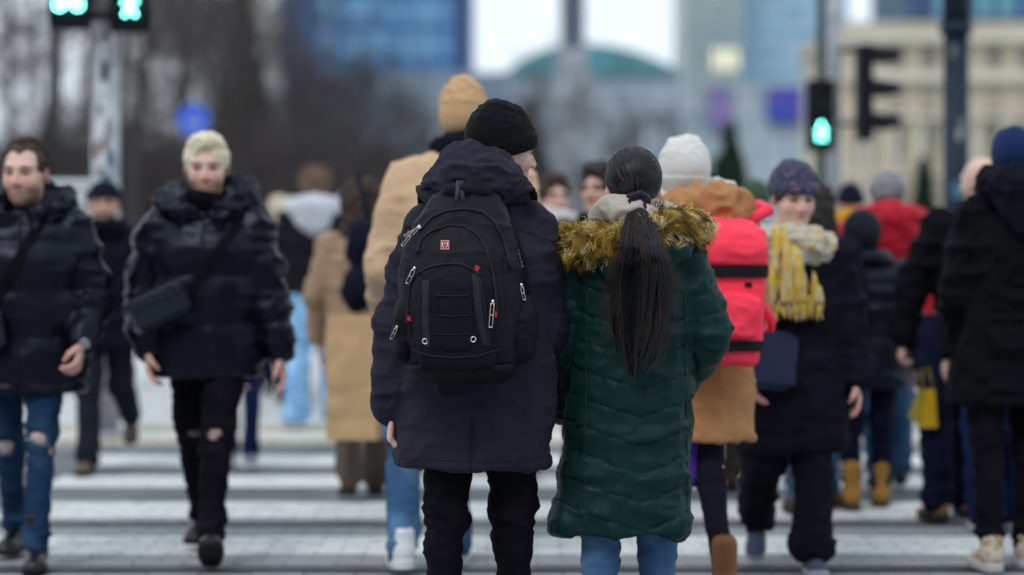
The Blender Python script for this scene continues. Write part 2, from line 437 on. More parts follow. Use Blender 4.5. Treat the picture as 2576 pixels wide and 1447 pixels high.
class Person:
    def __init__(s, label, px, Y, h, yaw=180, legs=((14, 4, 2, 0), (-14, 10, 2, 0)), arms=((5, 8, 15, 3), (-5, 8, 15, 3)), head=(0, 0), headoff=(0, 0, 0), w=1.0,
                 skin='fair', beard='none', brow=BROW, res=.014, gz=0.0, legx=0.0, hs=1.0, sh=(0, 0), hands=(.35, .35), handok=(1, 1), group=None, face=True):
        """legs: (thigh fwd, knee bend, outwards, foot pitch) L,R; arms: (upper fwd, upper out, fore fwd, fore out) L,R in degrees"""
        s.h = h; s.s = h / 1.8; s.res = res; s.w = w; k = s.s
        s.X = X_(px, Y); s.Y = Y; s.yaw = R(yaw)
        J = s.J = {}
        hip = {}; low = 9; ft = {}
        for i, sd in enumerate((-1, 1)):
            a, kn, o, fp = legs[i]; a, b, o, fp = R(a), R(a - kn), R(o), R(fp)
            H = np.array([sd * .088 * k + legx, 0, 0]); K = H + .43 * k * np.array([sd * math.sin(o), math.sin(a), -math.cos(a)])
            A = K + .43 * k * np.array([sd * math.sin(o) * .4, math.sin(b), -math.cos(b)])
            M = Matrix.Translation(Vector(A)) @ Matrix.Rotation(-sd * .12, 4, 'Z') @ Matrix.Rotation(fp, 4, 'X')
            ft[i] = (H, K, A, M)
            for q in ((0, -.08, -.09), (0, .17, -.09), (0, .09, -.09)): low = min(low, (M @ Vector(q)).z)
        dz = -low; s.hipz = dz
        for i in (0, 1):
            H, K, A, M = ft[i]; up = np.array([0, 0, dz])
            J['H%d' % i], J['K%d' % i], J['A%d' % i] = H + up, K + up, A + up; J['F%d' % i] = Matrix.Translation((0, 0, dz)) @ M
        drop = dz - .95 * k      # how far the stride lowers the body
        s.drop = drop
        zs = lambda f: f * k + drop
        s.zs = zs
        J['neck'] = np.array([0, -.005, zs(1.50)])
        for i, sd in enumerate((-1, 1)):
            u, uo, f_, fo = [R(x) for x in arms[i]]
            S = np.array([sd * (.185 * k * w - sh[0]), 0, zs(1.445) - sh[1]])
            dv = lambda a, o: np.array([sd * math.sin(o), math.sin(a) * math.cos(o), -math.cos(a) * math.cos(o)])
            E = S + .305 * k * dv(u, uo); W = E + .255 * k * dv(f_, fo)
            J['S%d' % i], J['E%d' % i], J['W%d' % i] = S, E, W; J['d%d' % i] = dv(f_, fo)
        hc = np.array([0, .02, zs(1.675)]) + np.array(headoff)
        s.HM = Matrix.Translation(Vector(hc)) @ Matrix.Rotation(R(head[0]), 4, 'Z') @ Matrix.Rotation(R(-head[1]), 4, 'X') @ Matrix.Scale(max(k, .93) ** .6 * hs, 4)
        J['head'] = hc
        # continuous body under the clothes
        t = [(zs(.84), 0, 0, .145 * k, .10 * k), (zs(.97), 0, 0, .15 * k, .105 * k), (zs(1.10), 0, .005, .125 * k, .095 * k), (zs(1.3), 0, .0, .15 * k, .11 * k), (zs(1.43), 0, -.005, .14 * k, .085 * k), (zs(1.50), 0, -.01, .06 * k, .055 * k)]
        pr = U([loft(t)], .03)
        for i in (0, 1):
            pr += U([cone(J['H%d' % i], J['K%d' % i], .078 * k, .052 * k), cone(J['K%d' % i], J['A%d' % i], .052 * k, .034 * k), cone(J['S%d' % i], J['E%d' % i], .05 * k, .038 * k), cone(J['E%d' % i], J['W%d' % i], .038 * k, .025 * k)], .03)
        pr += U([cone(J['neck'] - np.array([0, 0, .04]), hc + np.array([0, -.02, -.07]), .055 * k, .05 * k)], .03)
        V, Q = solid(pr, max(res * 1.2, .012)); Vs = [V]; Qs = [Q]
        hv, hq = head_mesh()
        x, y, z = np.abs(hv[:, 0]), hv[:, 1], hv[:, 2]; g = lambda q, w_: np.exp(-(q / w_) ** 2); fr = np.clip((y - .045) / .03, 0, 1)
        lips = np.clip(1.35 * g(x, .021) * g(z + .062, .009), 0, 1) * np.clip((y - .07) / .012, 0, 1)
        bd = np.clip((-.040 - z) / .02, 0, 1) * np.clip((y + .01) / .04, 0, 1) * np.clip((z + .135) / .02, 0, 1) * (1 - lips)
        bd = np.maximum(bd, g(z + .046, .006) * g(x, .024) * fr)
        red = np.maximum.reduce([.95 * lips, .55 * g(x - .04, .02) * g(z + .025, .022) * fr, .75 * g(x, .014) * g(z + .026, .018) * np.clip((y - .09) / .015, 0, 1), .6 * np.clip((x - .074) / .008, 0, 1) * (z < .035), .35 * g(z - .002, .012) * g(x - .033, .02) * fr])
        dk = np.maximum(.9 * np.clip(1.3 * g(x - .033, .017) * g(z - .021 - .004 * np.sin((x - .012) * 75), .0068), 0, 1) * fr * (.55 if brow == 'fair' else 1), np.clip(1.5 * g(x - .032, .0145) * g(z - .005, .0072), 0, 1) * fr)  # brows and eyes, widened to paint in the shade under the brow ridge
        tone = [np.zeros((len(V), 4)), np.stack([bd * (0 if beard == 'none' else .85), red, dk, np.ones(len(x))], 1)]
        b0 = len(V); Vs.append(xf(hv, s.HM)); Qs.append(hq + b0); b0 += len(hv)
        for i, sd in enumerate((-1, 1)):
            if not handok[i]: continue
            v, q = hand_mesh(hands[i]); d = J['d%d' % i]; fw = np.array([0., 1, 0]); fw = fw - d * (fw @ d); fw /= np.linalg.norm(fw)
            bk = np.cross(d, fw)                     # right hand: thumb fwd x back-of-hand = fingers
            M = np.stack([fw, bk, d], 1)
            vv = v.copy()
            if sd < 0: vv[:, 1] *= -1; q = q[:, ::-1]
            vv = vv * k ** .5 @ M.T + J['W%d' % i] + d * .025
            Vs.append(vv); Qs.append(q + b0); b0 += len(vv)
            tn = np.zeros((len(v), 4)); tn[:, 1] = .35 + .35 * np.clip((v[:, 2] - .07) / .08, 0, 1); tone.append(tn)
        s.o = mk('person', np.concatenate(Vs), np.concatenate(Qs), SKIN[skin])
        ca = s.o.data.color_attributes.new('tone', 'FLOAT_COLOR', 'POINT'); ca.data.foreach_set('color', np.concatenate(tone).astype(np.float32).ravel())
        s.o.location = (s.X, s.Y, gz); s.o.rotation_euler = (0, 0, s.yaw)
        tag(s.o, label, 'person', group)
    def L(s, px, py, y=0.0):
        """picture point -> this person's own x, z at own depth y (only for people facing straight away or towards)"""
        c = math.cos(s.yaw); Yw = s.Y + y * c
        return ((X_(px, Yw) - s.X) * c, Z_(py, Yw))
    def add(s, name, VQ, m, parent=None, smooth=True, M=None):
        V, Q = VQ
        o = mk(name, V, Q, m, parent or s.o, smooth)
        if M is not None: o.matrix_basis = M
        return o
    def trousers(s, m, fit=1.0, flare=0.0, top=1.0, rip=(), wr=.012, short=0, seed=1, knee=0):
        J = s.J; k = s.s; zs = s.zs
        pr = U([loft([(zs(.80), s.J['H0'][0] / 2 + s.J['H1'][0] / 2, 0, .155 * k, .115 * k), (zs(.93), 0, 0, .165 * k, .12 * k), (zs(1.06), 0, 0, .15 * k, .11 * k)])], .03)
        for i in (0, 1):
            K = J['K%d' % i]; A = J['A%d' % i] + np.array([0, 0, .01 + short])
            pr += [(cone(J['H%d' % i] + np.array([0, 0, -.03]), K, .094 * k * fit ** .5, .066 * k * fit), .04 if i == 0 else .015, 'u')]
            pr += [(cone(K, A, .064 * k * fit, .049 * k * fit + flare), .03, 'u')]
        for c, r in rip: pr.append((ell(c, r), .006, 's'))
        V, Q = solid(pr, s.res)
        zk = J['K0'][2]
        V = wrinkle(V, Q, wr, (7, 7, 14), seed, .5, lambda P: .45 + .75 * np.exp(-((P[:, 2] - zk) / .12) ** 2) + .9 * np.exp(-((P[:, 2] - .13) / .1) ** 2))
        return s.add('trousers', (V, Q), m)
    def shoes(s, kind, mu, ms, lace=None):
        (a, b) = shoe_mesh(kind); k = max(s.s, .9)
        for i in (0, 1):
            M = s.J['F%d' % i] @ Matrix.Scale(k, 4)
            o = s.add('shoe', a, mu, M=M); s.add('sole', b, ms, parent=o)
            if lace:
                mb = MB()
                for j in range(4):
                    y = .045 + .018 * j; z = -.012 - .014 * j
                    mb.tube([(-.022, y, z - .004), (0, y + .004, z + .008), (.022, y, z - .004)], .0045, 5)
                mb.build('lace', lace, o, True)
    def coat(s, m, hem, name='jacket', rx=(.215, .205, .215, .20), ry=(.16, .15, .155, .125), puff=None, sleeve=(.076, .066, .052), wr=.010, seed=2, p=2.3, cx=0.0, collar=None, extra=(), hemcx=None, res=None, smod=None, tmod=None, cuff=.0, back=0.0, k_=.03, wgt=None):
        """rx/ry at hem, waist, chest, shoulder"""
        J = s.J; k = s.s; zs = s.zs; res = res or s.res; W = s.w
        hz = hem; wz = max(zs(1.08), hz + .12)
        hc = cx if hemcx is None else hemcx
        key = [(hz, hc, back, rx[0] * k * W, ry[0] * k), (hz * .5 + wz * .5, (hc + cx) / 2, back * .5, (rx[0] * .5 + rx[1] * .5) * k * W, (ry[0] + ry[1]) / 2 * k), (wz, cx, 0, rx[1] * k * W, ry[1] * k), (zs(1.30), cx, 0, rx[2] * k * W, ry[2] * k),
               (zs(1.42), cx, -.005, rx[3] * k * W, ry[3] * k), (zs(1.485), cx, -.01, .118 * k * W, .092 * k), (zs(1.53), cx, -.01, .075 * k, .072 * k)]
        mod = tmod; sm = smod
        if puff:
            pt, am = puff
            if mod is None: mod = lambda X, Y, Z: am * (np.abs(np.sin(math.pi * Z / pt)) ** .55 - .55)
            if sm is None: sm = lambda L: (lambda t, X, Y, Z: am * .8 * (np.abs(np.sin(math.pi * t * max(round(L / pt / .8), 1))) ** .55 - .55))
        pr = U([loft(key, p, mod)], .02)
        for i in (0, 1):
            S, E, Wr = J['S%d' % i], J['E%d' % i], J['W%d' % i]; We = E + (Wr - E) * (1.0 + cuff)
            f = sm or (lambda L: None)
            pr += [(cone(S, E, sleeve[0] * k, sleeve[1] * k, None, f(.3)), k_, 'u'), (cone(E, We, sleeve[1] * k, sleeve[2] * k, None, f(.26)), .02, 'u')]
        if collar:
            r0, zt, th = collar
            n = J['neck']
            pr += U(path([n + np.array([r0 * math.cos(a), r0 * math.sin(a) + .01, zt * .5]) for a in np.linspace(-math.pi * .45, math.pi * 1.45, 12)], th), .02)
        pr += list(extra)
        V, Q = solid(pr, res)
        V = relax(V, Q, 1, .3)
        V = wrinkle(V, Q, wr, (6, 6, 9), seed, .55, wgt)
        return s.add(name, (V, Q), m)
    def hood(s, m, size=1.0, seed=4, wr=.012, drop=0.0, name='hood'):
        """a hood lying folded behind and around the neck"""
        n = s.J['neck'] + np.array([0, 0, drop]); k = s.s * size
        pts = [n + k * np.array(q) for q in ((-.055, .085, -.03), (-.105, .04, .01), (-.115, -.04, .035), (-.07, -.11, .04), (0, -.135, .045), (.07, -.11, .04), (.115, -.04, .035), (.105, .04, .01), (.055, .085, -.03))]
        pr = U(path(pts, [.03 * k, .042 * k, .05 * k, .058 * k, .062 * k, .058 * k, .05 * k, .042 * k, .03 * k]), .03)
        pr += U([ell(n + k * np.array((0, -.125, -.03)), (.12 * k, .055 * k, .085 * k)), ell(n + k * np.array((0, -.1, -.1)), (.07 * k, .05 * k, .07 * k))], .04)
        V, Q = solid(pr, s.res * .8); V = wrinkle(V, Q, wr, (10, 10, 12), seed, .6)
        return s.add(name, (V, Q), m)
    def scarf_ring(s, m, r0=.095, th=.05, dz=.03, name='scarf', rows=2, seed=3, wr=.014):
        n = s.J['neck']; pr = []
        for j in range(rows):
            ph = j * .8
            pts = [n + np.array([(r0 + .01 * j) * math.cos(a), (r0 + .015 * j) * math.sin(a) + .02, dz + j * th * .9 + .02 * math.sin(a + ph)]) for a in np.linspace(0, 2 * math.pi, 15)]
            pr += U(path(pts, th), .012)
        V, Q = solid(pr, s.res * .8); V = wrinkle(V, Q, wr, (14, 14, 22), seed, .6)
        return s.add(name, (V, Q), m)
    def beanie(s, m, tilt=12, low=-.005, cuffh=.05, grow=.012, tall=0.0, mc=None, slouch=0.0, name='beanie', wr=.006, res=.007, seed=3, back=0.0):
        c = np.array([0, -.012, .03]); r = np.array([.076, .096, .086]) + grow
        pr = [(ell(c, r), 0, 'u')]
        if tall: pr.append((ell(c + np.array([0, -.012 - slouch, tall * .8]), (r[0] * .90, r[1] * .88, r[2] * .9 + tall * .3)), .05, 'u'))
        n = np.array([0, -math.sin(R(tilt)), math.cos(R(tilt))])
        pr.append((plane(-n, -low), .004, 'i'))
        V, Q = solid(pr, res); V = wrinkle(V, Q, wr, (16, 16, 20), seed, .5, lambda P: np.clip((P[:, 2] - .05) / .06, .1, 1))
        o = s.add(name, (V, Q), m, M=s.HM)
        if cuffh:
            pr = [(ell(c - np.array([0, 0, .0]), r + np.array([.011, .011, .01])), 0, 'u'), (plane(-n, -(low - .004)), .008, 'i'), (plane(n, low + cuffh), .012, 'i')]
            V, Q = solid(pr, min(res, .006)); s.add('cuff', (V, Q), mc or m, parent=o)
        return o
    def hair(s, m, style='short', res=.006, seed=5, amp=.010, grow=.012):
        c = np.array([0, -.014, .034]); r = np.array([.077, .097, .087]) + grow
        pr = [(ell(c, r), 0, 'u')]
        if style == 'short':
            pr += [(ell((0, .11, -.045), (.075, .075, .105)), .012, 's'), (plane((0, -.0, -1), .062), .015, 'i'), (ell((.1, .03, -.06), (.05, .05, .07)), .01, 's'), (ell((-.1, .03, -.06), (.05, .05, .07)), .01, 's'), (ell((0, -.02, -.1), (.12, .07, .05)), .02, 's')]
        elif style == 'quiff':
            pr += [(ell((0, .035, .105), (.058, .055, .032)), .03, 'u'), (ell((0, .118, .0), (.064, .072, .092)), .012, 's'), (plane((0, 0, -1), .03), .02, 'i'),
                   (ell((.1, .04, -.05), (.04, .055, .075)), .01, 's'), (ell((-.1, .04, -.05), (.04, .055, .075)), .01, 's')]
        elif style == 'receding':
            pr = [(ell(c, r - .006), 0, 'u'), (ell((.04, .085, .055), (.04, .055, .05)), .012, 's'), (ell((-.04, .085, .055), (.04, .055, .05)), .012, 's'), (ell((0, .115, -.03), (.08, .07, .095)), .01, 's'),
                  (plane((0, 0, -1), .05), .02, 'i'), (ell((.1, .05, -.06), (.05, .06, .085)), .01, 's'), (ell((-.1, .05, -.06), (.05, .06, .085)), .01, 's')]
        elif style == 'long':
            pr += U([cone((.0, -.045, -.03), (.0, -.075, -.26), .085, .075), cone((.05, -.02, -.02), (.075, -.05, -.22), .04, .04), cone((-.05, -.02, -.02), (-.075, -.05, -.22), .04, .04)], .03)
            pr += [(ell((0, .125, -.05), (.07, .09, .13)), .012, 's')]
        elif style == 'bob':
            pr += U([cone((0, -.035, -.01), (0, -.05, -.085), .09, .085)], .03); pr += [(ell((0, .12, -.04), (.072, .085, .12)), .012, 's')]
        V, Q = solid(pr, res)
        V = wrinkle(V, Q, amp, (45, 45, 16 if style in ('long', 'bob') else 34), seed, .6)
        return s.add('hair', (V, Q), m, M=s.HM)

    def strands(s, m, n=700, zone=lambda d: d[:, 2] > .2, comb=(0, -.6, .3), L=(.02, .04), rad=.0022, grow=.012, seed=1, parent=None, name='hair_strands'):
        rg = np.random.default_rng(seed); d = rg.normal(size=(n * 6, 3)); d /= np.linalg.norm(d, axis=1, keepdims=True); d = d[zone(d)][:n]; k = len(d)
        root = np.array([0, -.014, .034]) + d * (np.array([.077, .097, .087]) + grow - .004)
        v = d * .55 + np.array(comb) + rg.normal(0, .22, (k, 3)); v /= np.linalg.norm(v, axis=1, keepdims=True); l = rg.uniform(*L, k)[:, None]
        P_ = np.stack([root + v * l * t + d * .01 * math.sin(t * 2.6) for t in (0, .35, .7, 1)], 1)
        R_ = np.tile(np.array([1, .9, .7, .2]) * rad, (k, 1))
        o = mk(name, *tubes(P_, R_, 3), m, parent or s.o)
        if parent is None: o.matrix_basis = s.HM
        return o
    def threads(s, c, w_, h_, m, n=7, seed=1):
        rg = random.Random(seed); mb = MB()
        for i in range(n):
            z = c[2] + (i / (n - 1) - .5) * h_ * 1.5 + rg.uniform(-.004, .004); x0, x1 = c[0] - w_ * rg.uniform(.6, 1.1), c[0] + w_ * rg.uniform(.6, 1.1)
            mb.tube([(x0, c[1] - .012, z), ((x0 + x1) / 2, c[1] + .004, z + rg.uniform(-.006, .002)), (x1, c[1] - .012, z + rg.uniform(-.004, .004))], .0014, 4)
        return mb.build('torn_threads', m, s.o, True)
# ------------------------------------------------------------------ ground
M_asph = mat('asphalt', (.105, .118, .135), .85, .3, noise=(3, .16), bump=(160, .35, .004), two=((.15, .163, .18), 1.6, .42, .62))
M_bed = mat('joint_sand', (.185, .20, .21), .95, .1, noise=(20, .3))
M_pav = [mat('paver_%d' % i, c, .85, .25, noise=(9, .14), bump=(90, .3, .003)) for i, c in enumerate(((.245, .265, .28), (.26, .28, .293), (.232, .252, .267)))]
M_conc = mat('pale_concrete', (.50, .52, .525), .9, .2, noise=(1.1, .1), bump=(60, .2, .003), two=((.56, .575, .57), .6, .45, .6))
M_paint = mat('road_paint', (.60, .625, .62), .7, .3, noise=(7, .12), two=((.36, .385, .40), 11, .55, .72), bump=(120, .2, .002))
M_tact = mat('tactile_yellow', (.46, .425, .30), .85, .2, noise=(14, .15))
M_kerb = mat('kerb_granite', (.33, .335, .335), .8, .3, noise=(60, .25))
M_steel = mat('rail_steel', (.16, .165, .18), .45, .5, metal=.7, noise=(6, .2))
def sheet(name, x0, x1, y0, y1, z, m, lbl=None):
    o = MB().add([(x0, y0, z), (x1, y0, z), (x1, y1, z), (x0, y1, z)], [(0, 1, 2, 3)]).build(name, m)
    tag(o, lbl, None, None, 'structure'); return o
sheet('ground', -900, 900, -300, 1800, -.09, M_bed, 'dark ground running out to the horizon under the street')
road = MB().box((-200, 11.96, -.08), (200, 15.06, 0)).build('road', M_asph); tag(road, 'grey asphalt road lane crossed by the zebra', kind='structure')
bed = sheet('tram_track_bed', -200, 200, -30, 11.955, -.035, M_bed, 'tram track bed paved with small grey blocks')
pave = MB().box((-400, 15.225, -.08), (400, 900, .018)).build('pavement', M_conc); tag(pave, 'pale concrete pavement beyond the far kerb', kind='structure')
# block paving between and around the tram rails: 0.21 x 0.105 m blocks in running bond
RAILS = (9.93, 11.37); blocks = []; y = 8.0; r_ = 0
rr = random.Random(5)
while y < 11.93:
    if not any(abs(y + .052 - q) < .115 for q in RAILS):
        x = -4.2 - (r_ % 2) * .105
        while x < 4.4:
            blocks.append((x, y, rr.uniform(-.0022, .0012), rr.randrange(3))); x += .21
    y += .105; r_ += 1
def block_mesh(m):
    b = MB().box((.0018, .0018, -.06), (.2082, .1032, 0), .003); o = b.build('paving_block', m); return o
protos = [block_mesh(m) for m in M_pav]
blocks.sort(key=lambda b: (0 if 9.7 < b[1] and abs(b[0]) < 2.35 * b[1] / 11 else 1, b[1], abs(b[0])))
for i, (x, yy, dz, c) in enumerate(blocks[:300]):
    o = protos[c] if i < 3 and c == i and protos[c].parent is None else dup(protos[c])
    o.location = (x, yy, dz); o.parent = bed
for c in range(3):
    mb = MB()
    for x, yy, dz, cc in blocks[300:]:
        if cc == c: mb.box((x + .0018, yy + .0018, -.033), (x + .2082, yy + .1032, dz), .003)
    tag(mb.build('paving_block', M_pav[c], bed), kind='stuff')
for p in protos:
    if p.parent is None: bpy.data.objects.remove(p)
sheet('near_paving', -200, 200, -30, 7.99, -.003, mat('paving_sheet', (.31, .325, .335), .85, noise=(6, .2), bump=(40, .3, .004)), 'grey block paving under the walkers nearest the camera')
for q in RAILS:      # grooved tram rail: running head, groove, keeper lip
    mb = MB(); mb.box((-30, q - .055, -.034), (30, q + .0, .002)).box((-30, q, -.034), (30, q + .034, -.022)).box((-30, q + .034, -.034), (30, q + .056, .001))
    tag(mb.build('tram_rail', M_steel), 'dark grooved steel tram rail nearest the camera' if q < 10 else 'dark grooved steel tram rail farther from the camera', kind='structure')
# zebra bars: on block paving the paint sits block by block, on asphalt it is one worn film
rs = random.Random(11)
for (y0, y1) in ((9.0, 9.55), (10.30, 10.90), (11.56, 12.20), (12.86, 13.46), (13.98, 14.66)):
    mb = MB(); xl, xr = -2.5, 8.5
    for x, yy, dz, c in blocks:
        a0, a1, b0, b1 = max(x + .0035, xl), min(x + .2065, xr), max(yy + .0035, y0), min(yy + .1015, y1)
        if a1 - a0 > .02 and b1 - b0 > .02 and True: mb.box((a0, b0, dz - .001), (a1, b1, dz + .003))
    if y1 > 11.98:
        n = 160; e0 = max(y0, 11.985)
        xs = np.linspace(xl, xr, n + 1); v = []
        for i, xx in enumerate(xs): v += [(xx, e0 + rs.uniform(-.006, .006), .004), (xx, y1 + rs.uniform(-.006, .006), .004)]
        mb.add(v, [(2 * i, 2 * i + 2, 2 * i + 3, 2 * i + 1) for i in range(n)])
    if mb.v: tag(mb.build('zebra_bar', M_paint), 'white painted zebra crossing bar, %s from the camera' % {9.0: 'nearest', 10.3: 'second', 11.56: 'third', 12.86: 'fourth', 13.98: 'farthest'}[y0], kind='structure')
# kerb stones, tactile rows and pale slabs of the far pavement
kerb = empty('kerb', (0, 15.14, 0)); tag(kerb, 'dropped granite kerb along the far side of the road', kind='structure')
kp = MB().box((-.495, -.075, -.08), (.495, .075, .024), .008).build('kerb_stone', M_kerb, kerb)
for i in range(-9, 10):
    o = kp if i == -9 else dup(kp, parent=kerb); o.location = (i, 0, rr.uniform(-.002, .002))
for yy, n in ((15.235, 1), (16.15, 2)):
    t = empty('tactile_strip', (0, yy, .018)); tag(t, 'pale yellow tactile paving strip %s' % ('right behind the kerb' if n == 1 else 'one pace behind the kerb'), kind='structure')
    mb = MB().box((.004, .004, 0), (.296, .146 if n == 1 else .196, .016), .004)
    for a in range(5):
        for b in range(3): mb.cyl((.03 + a * .06, .03 + b * .05), .014, .016, .021, 6)
    tp = mb.build('tactile_tile', M_tact, t)
    for i in range(-16, 20):
        o = tp if i == -16 else dup(tp, parent=t); o.location = (i * .3, 0, 0)
slabs = []
for j in range(60):
    yy = 16.36 + j * .5
    for i in range(-12, 13): slabs.append((i * .5 + (.25 if j % 2 else 0), yy, rr.uniform(-.002, .002)))
sp = MB().box((.006, .008, -.012), (.494, .492, .014), .004).build('paving_slab', M_conc, pave)
slabs.sort(key=lambda b: b[1] + abs(b[0]) * .3)
for i, (x, yy, dz) in enumerate(slabs[:300]):
    o = sp if i == 0 else dup(sp, parent=pave); o.location = (x, yy, .018 + dz)
mb = MB()
for x, yy, dz in slabs[300:]: mb.box((x + .006, yy + .008, .006), (x + .494, yy + .492, .032 + dz), .004)
tag(mb.build('paving_slab', M_conc, pave), kind='stuff')
PZ = .032

# ------------------------------------------------------------------ signals, posts, sign, cabinet
M_galv = mat('galvanised', (.40, .42, .45), .5, .4, metal=.35, noise=(12, .25), two=((.26, .28, .31), 5, .5, .7))
M_blk = mat('signal_black', (.006, .0075, .012), .55, .14)
M_navy_post = mat('navy_post', (.009, .020, .040), .5, .2, noise=(4, .2))
M_green = mat('signal_green', (.0, .5, .4), .4, emit=(.16, 1.0, .76), es=11)
M_lens = mat('dark_lens', (.02, .03, .03), .2, .5)
STK = [mat('sticker_%d' % i, c, .6, noise=(40, .3)) for i, c in enumerate(((.55, .56, .58), (.10, .30, .45), (.52, .16, .18), (.30, .33, .30), (.06, .07, .09)))]
def arc_patch(name, c, r, a0, a1, z0, z1, m, parent):
    n = 7; v = []; A = np.linspace(a0, a1, n)
    for rr_ in (r + .0015, r + .0035):
        for z in (z0, z1):
            for a in A: v.append((c[0] + rr_ * math.sin(a), c[1] - rr_ * math.cos(a), z))
    f = []
    for i in range(n - 1):
        f += [(2 * n + i, 2 * n + i + 1, 3 * n + i + 1, 3 * n + i), (i + 1, i, n + i, n + i + 1), (n + i, n + i + 1, 3 * n + i + 1, 3 * n + i), (i, i + 1, 2 * n + i + 1, 2 * n + i)]
    return mk(name, np.array(v, float), f, m, parent, True)
def visor(c, r, L, dirv=(0, -1)):
    """half-tube hood over a lamp"""
    v = []; f = []; n = 12; A = np.linspace(R(-15), R(195), n)
    for t in (0, 1):
        l = L * t
        for a in A:
            ll = l * (1 if math.sin(a) > 0 else .5)
            v.append((c[0] + r * math.cos(a) * (1 if dirv[1] else 0) + ll * dirv[0], c[1] + r * math.cos(a) * (1 if dirv[0] else 0) + ll * dirv[1], c[2] + r * math.sin(a) - ll * .12))
    f = [(i, i + 1, n + i + 1, n + i) for i in range(n - 1)]
    return v, f
def ped_signal(parent, x, z0, z1, w_, glyph, yb=-.14):
    h_ = mk('signal_housing', [(0, 0, 0)], [], M_blk, parent); bpy.data.objects.remove(h_)
    h_ = MB().box((x - w_ / 2, yb, z0), (x + w_ / 2, yb + .14, z1), .015).build('signal_housing', M_blk, parent)
    zl = [z0 + (z1 - z0) * .27, z0 + (z1 - z0) * .75]; r = w_ * .40
    for k_, z in enumerate(zl):
        mb = MB().disc((x, yb - .004, z), r, .008); mb.build('lens', M_lens, h_)
        v, f = visor((x, yb, z), r * 1.06, .12); vo = MB().add(v, f).build('visor', M_blk, h_, True)
    z = zl[0]; g = MB(); y = yb - .012; q = r / .1
    P = lambda a, b: (x + a * q, y, z + b * q)
    if glyph == 'bicycle':
        for s_ in (-1, 1): g.disc(P(s_ * .055, -.025), .036 * q, .004, n=20, ri=.022 * q)
        for a, b in (((-.055, -.025), (-.02, .03)), ((-.02, .03), (.035, .03)), ((.035, .03), (.055, -.025)), ((-.02, .03), (.0, -.025)), ((0, -.025), (.035, .03)), ((.035, .03), (.03, .05)), ((-.055, -.025), (0, -.025))):
            g.tube([P(*a), P(*b)], .007 * q, 6)
    else:
        g.disc(P(.0, .065), .017 * q, .004, n=14)
        for a, b, r1 in (((0, .04), (0, -.01), .015), ((0, .035), (-.045, .0), .009), ((0, .035), (.045, .005), .009), ((0, -.01), (-.035, -.075), .011), ((0, -.01), (.035, -.075), .011)):
            g.tube([P(*a), P(*b)], r1 * q, 6)
    g.build('lit_symbol', M_green, h_)
    return h_
# left post with bicycle + walking-figure signals
Yp = 15.6; xp = X_(266, Yp)
sp_ = empty('signal_post', (xp, Yp, PZ - .014)); tag(sp_, 'grey stickered signal post with lit green bicycle and walker signals', 'traffic light')
MB().cyl((0, 0), .09, 0, 2.53, 28).build('pole', M_galv, sp_, True)
MB().cyl((0, 0), .125, 0, .05, 28).build('base_flange', M_galv, sp_, True)
MB().cyl((0, 0), .093, 2.5, 2.56, 28, .05).cyl((0, 0), .046, 2.55, 3.5, 20).build('upper_pole', M_galv, sp_, True)
[MB().box((-.16, -.06, z), (.16, .02, z + .04)).build('bracket', M_blk, sp_) for z in (2.7, 3.05)]
ped_signal(sp_, X_(183, Yp) - xp, 2.63, 3.30, .262, 'bicycle'); ped_signal(sp_, X_(336, Yp) - xp, 2.61, 3.28, .262, 'walker')
for a, z, hh, ww, c in ((.1, 2.36, .12, .45, 4), (-.3, 2.12, .07, .4, 0), (.3, 2.0, .1, .35, 0), (-.5, 1.86, .11, .5, 2), (.15, 1.9, .1, .5, 0), (.45, 1.80, .09, .5, 1), (-.2, 1.72, .06, .4, 3), (.2, 1.66, .08, .7, 1)):
    arc_patch('sticker', (0, 0), .09, a - ww / 2, a + ww / 2, z - hh / 2, z + hh / 2, STK[c], sp_)
# right-hand pedestrian signal on its dark pole
Yq = 21.0; xq = X_(2066, Yq)
q_ = empty('signal_post', (xq, Yq, PZ - .014)); tag(q_, 'slim dark post carrying one lit green pedestrian signal', 'traffic light')
MB().cyl((0, 0), .045, 0, 4.4, 20).build('pole', mat('dark_teal_pole', (.03, .06, .07), .5), q_, True)
MB().cyl((0, 0), .1, 0, .04, 20).build('base_flange', M_galv, q_, True)
ped_signal(q_, X_(2059, Yq) - xq, 2.0, 2.62, .235, 'walker', yb=-.19)
# grey pole with the side-on vehicle signal
xg = X_(2112, Yq)
g_ = empty('signal_post', (xg, Yq + .35, PZ - .014)); tag(g_, 'light grey pole with a dark vehicle signal seen side-on', 'traffic light')
MB().cyl((0, 0), .055, 0, 4.6, 20).build('pole', M_galv, g_, True)
MB().cyl((0, 0), .1, 0, .04, 20).build('base_flange', M_galv, g_, True)
[MB().tube([(0, 0, z), (.2, -.1, z)], .018, 8).build('bracket', M_blk, g_) for z in (2.9, 2.25)]
hs = MB().box((.19, -.26, 2.10), (.31, .08, 2.95), .02).build('signal_housing', M_blk, g_)
for z in (2.83, 2.535, 2.24):
    lo_ = MB(); n = 16
    v = [(.312, -.09 + .11 * math.cos(2 * math.pi * i / n), z + .11 * math.sin(2 * math.pi * i / n)) for i in range(n)]
    lo_.add(v, [tuple(range(n))]).build('lens', M_lens, hs)
    v, f = visor((.31, -.09, z), .118, .25, (1, 0)); MB().add(v, f).build('visor', M_blk, hs, True)
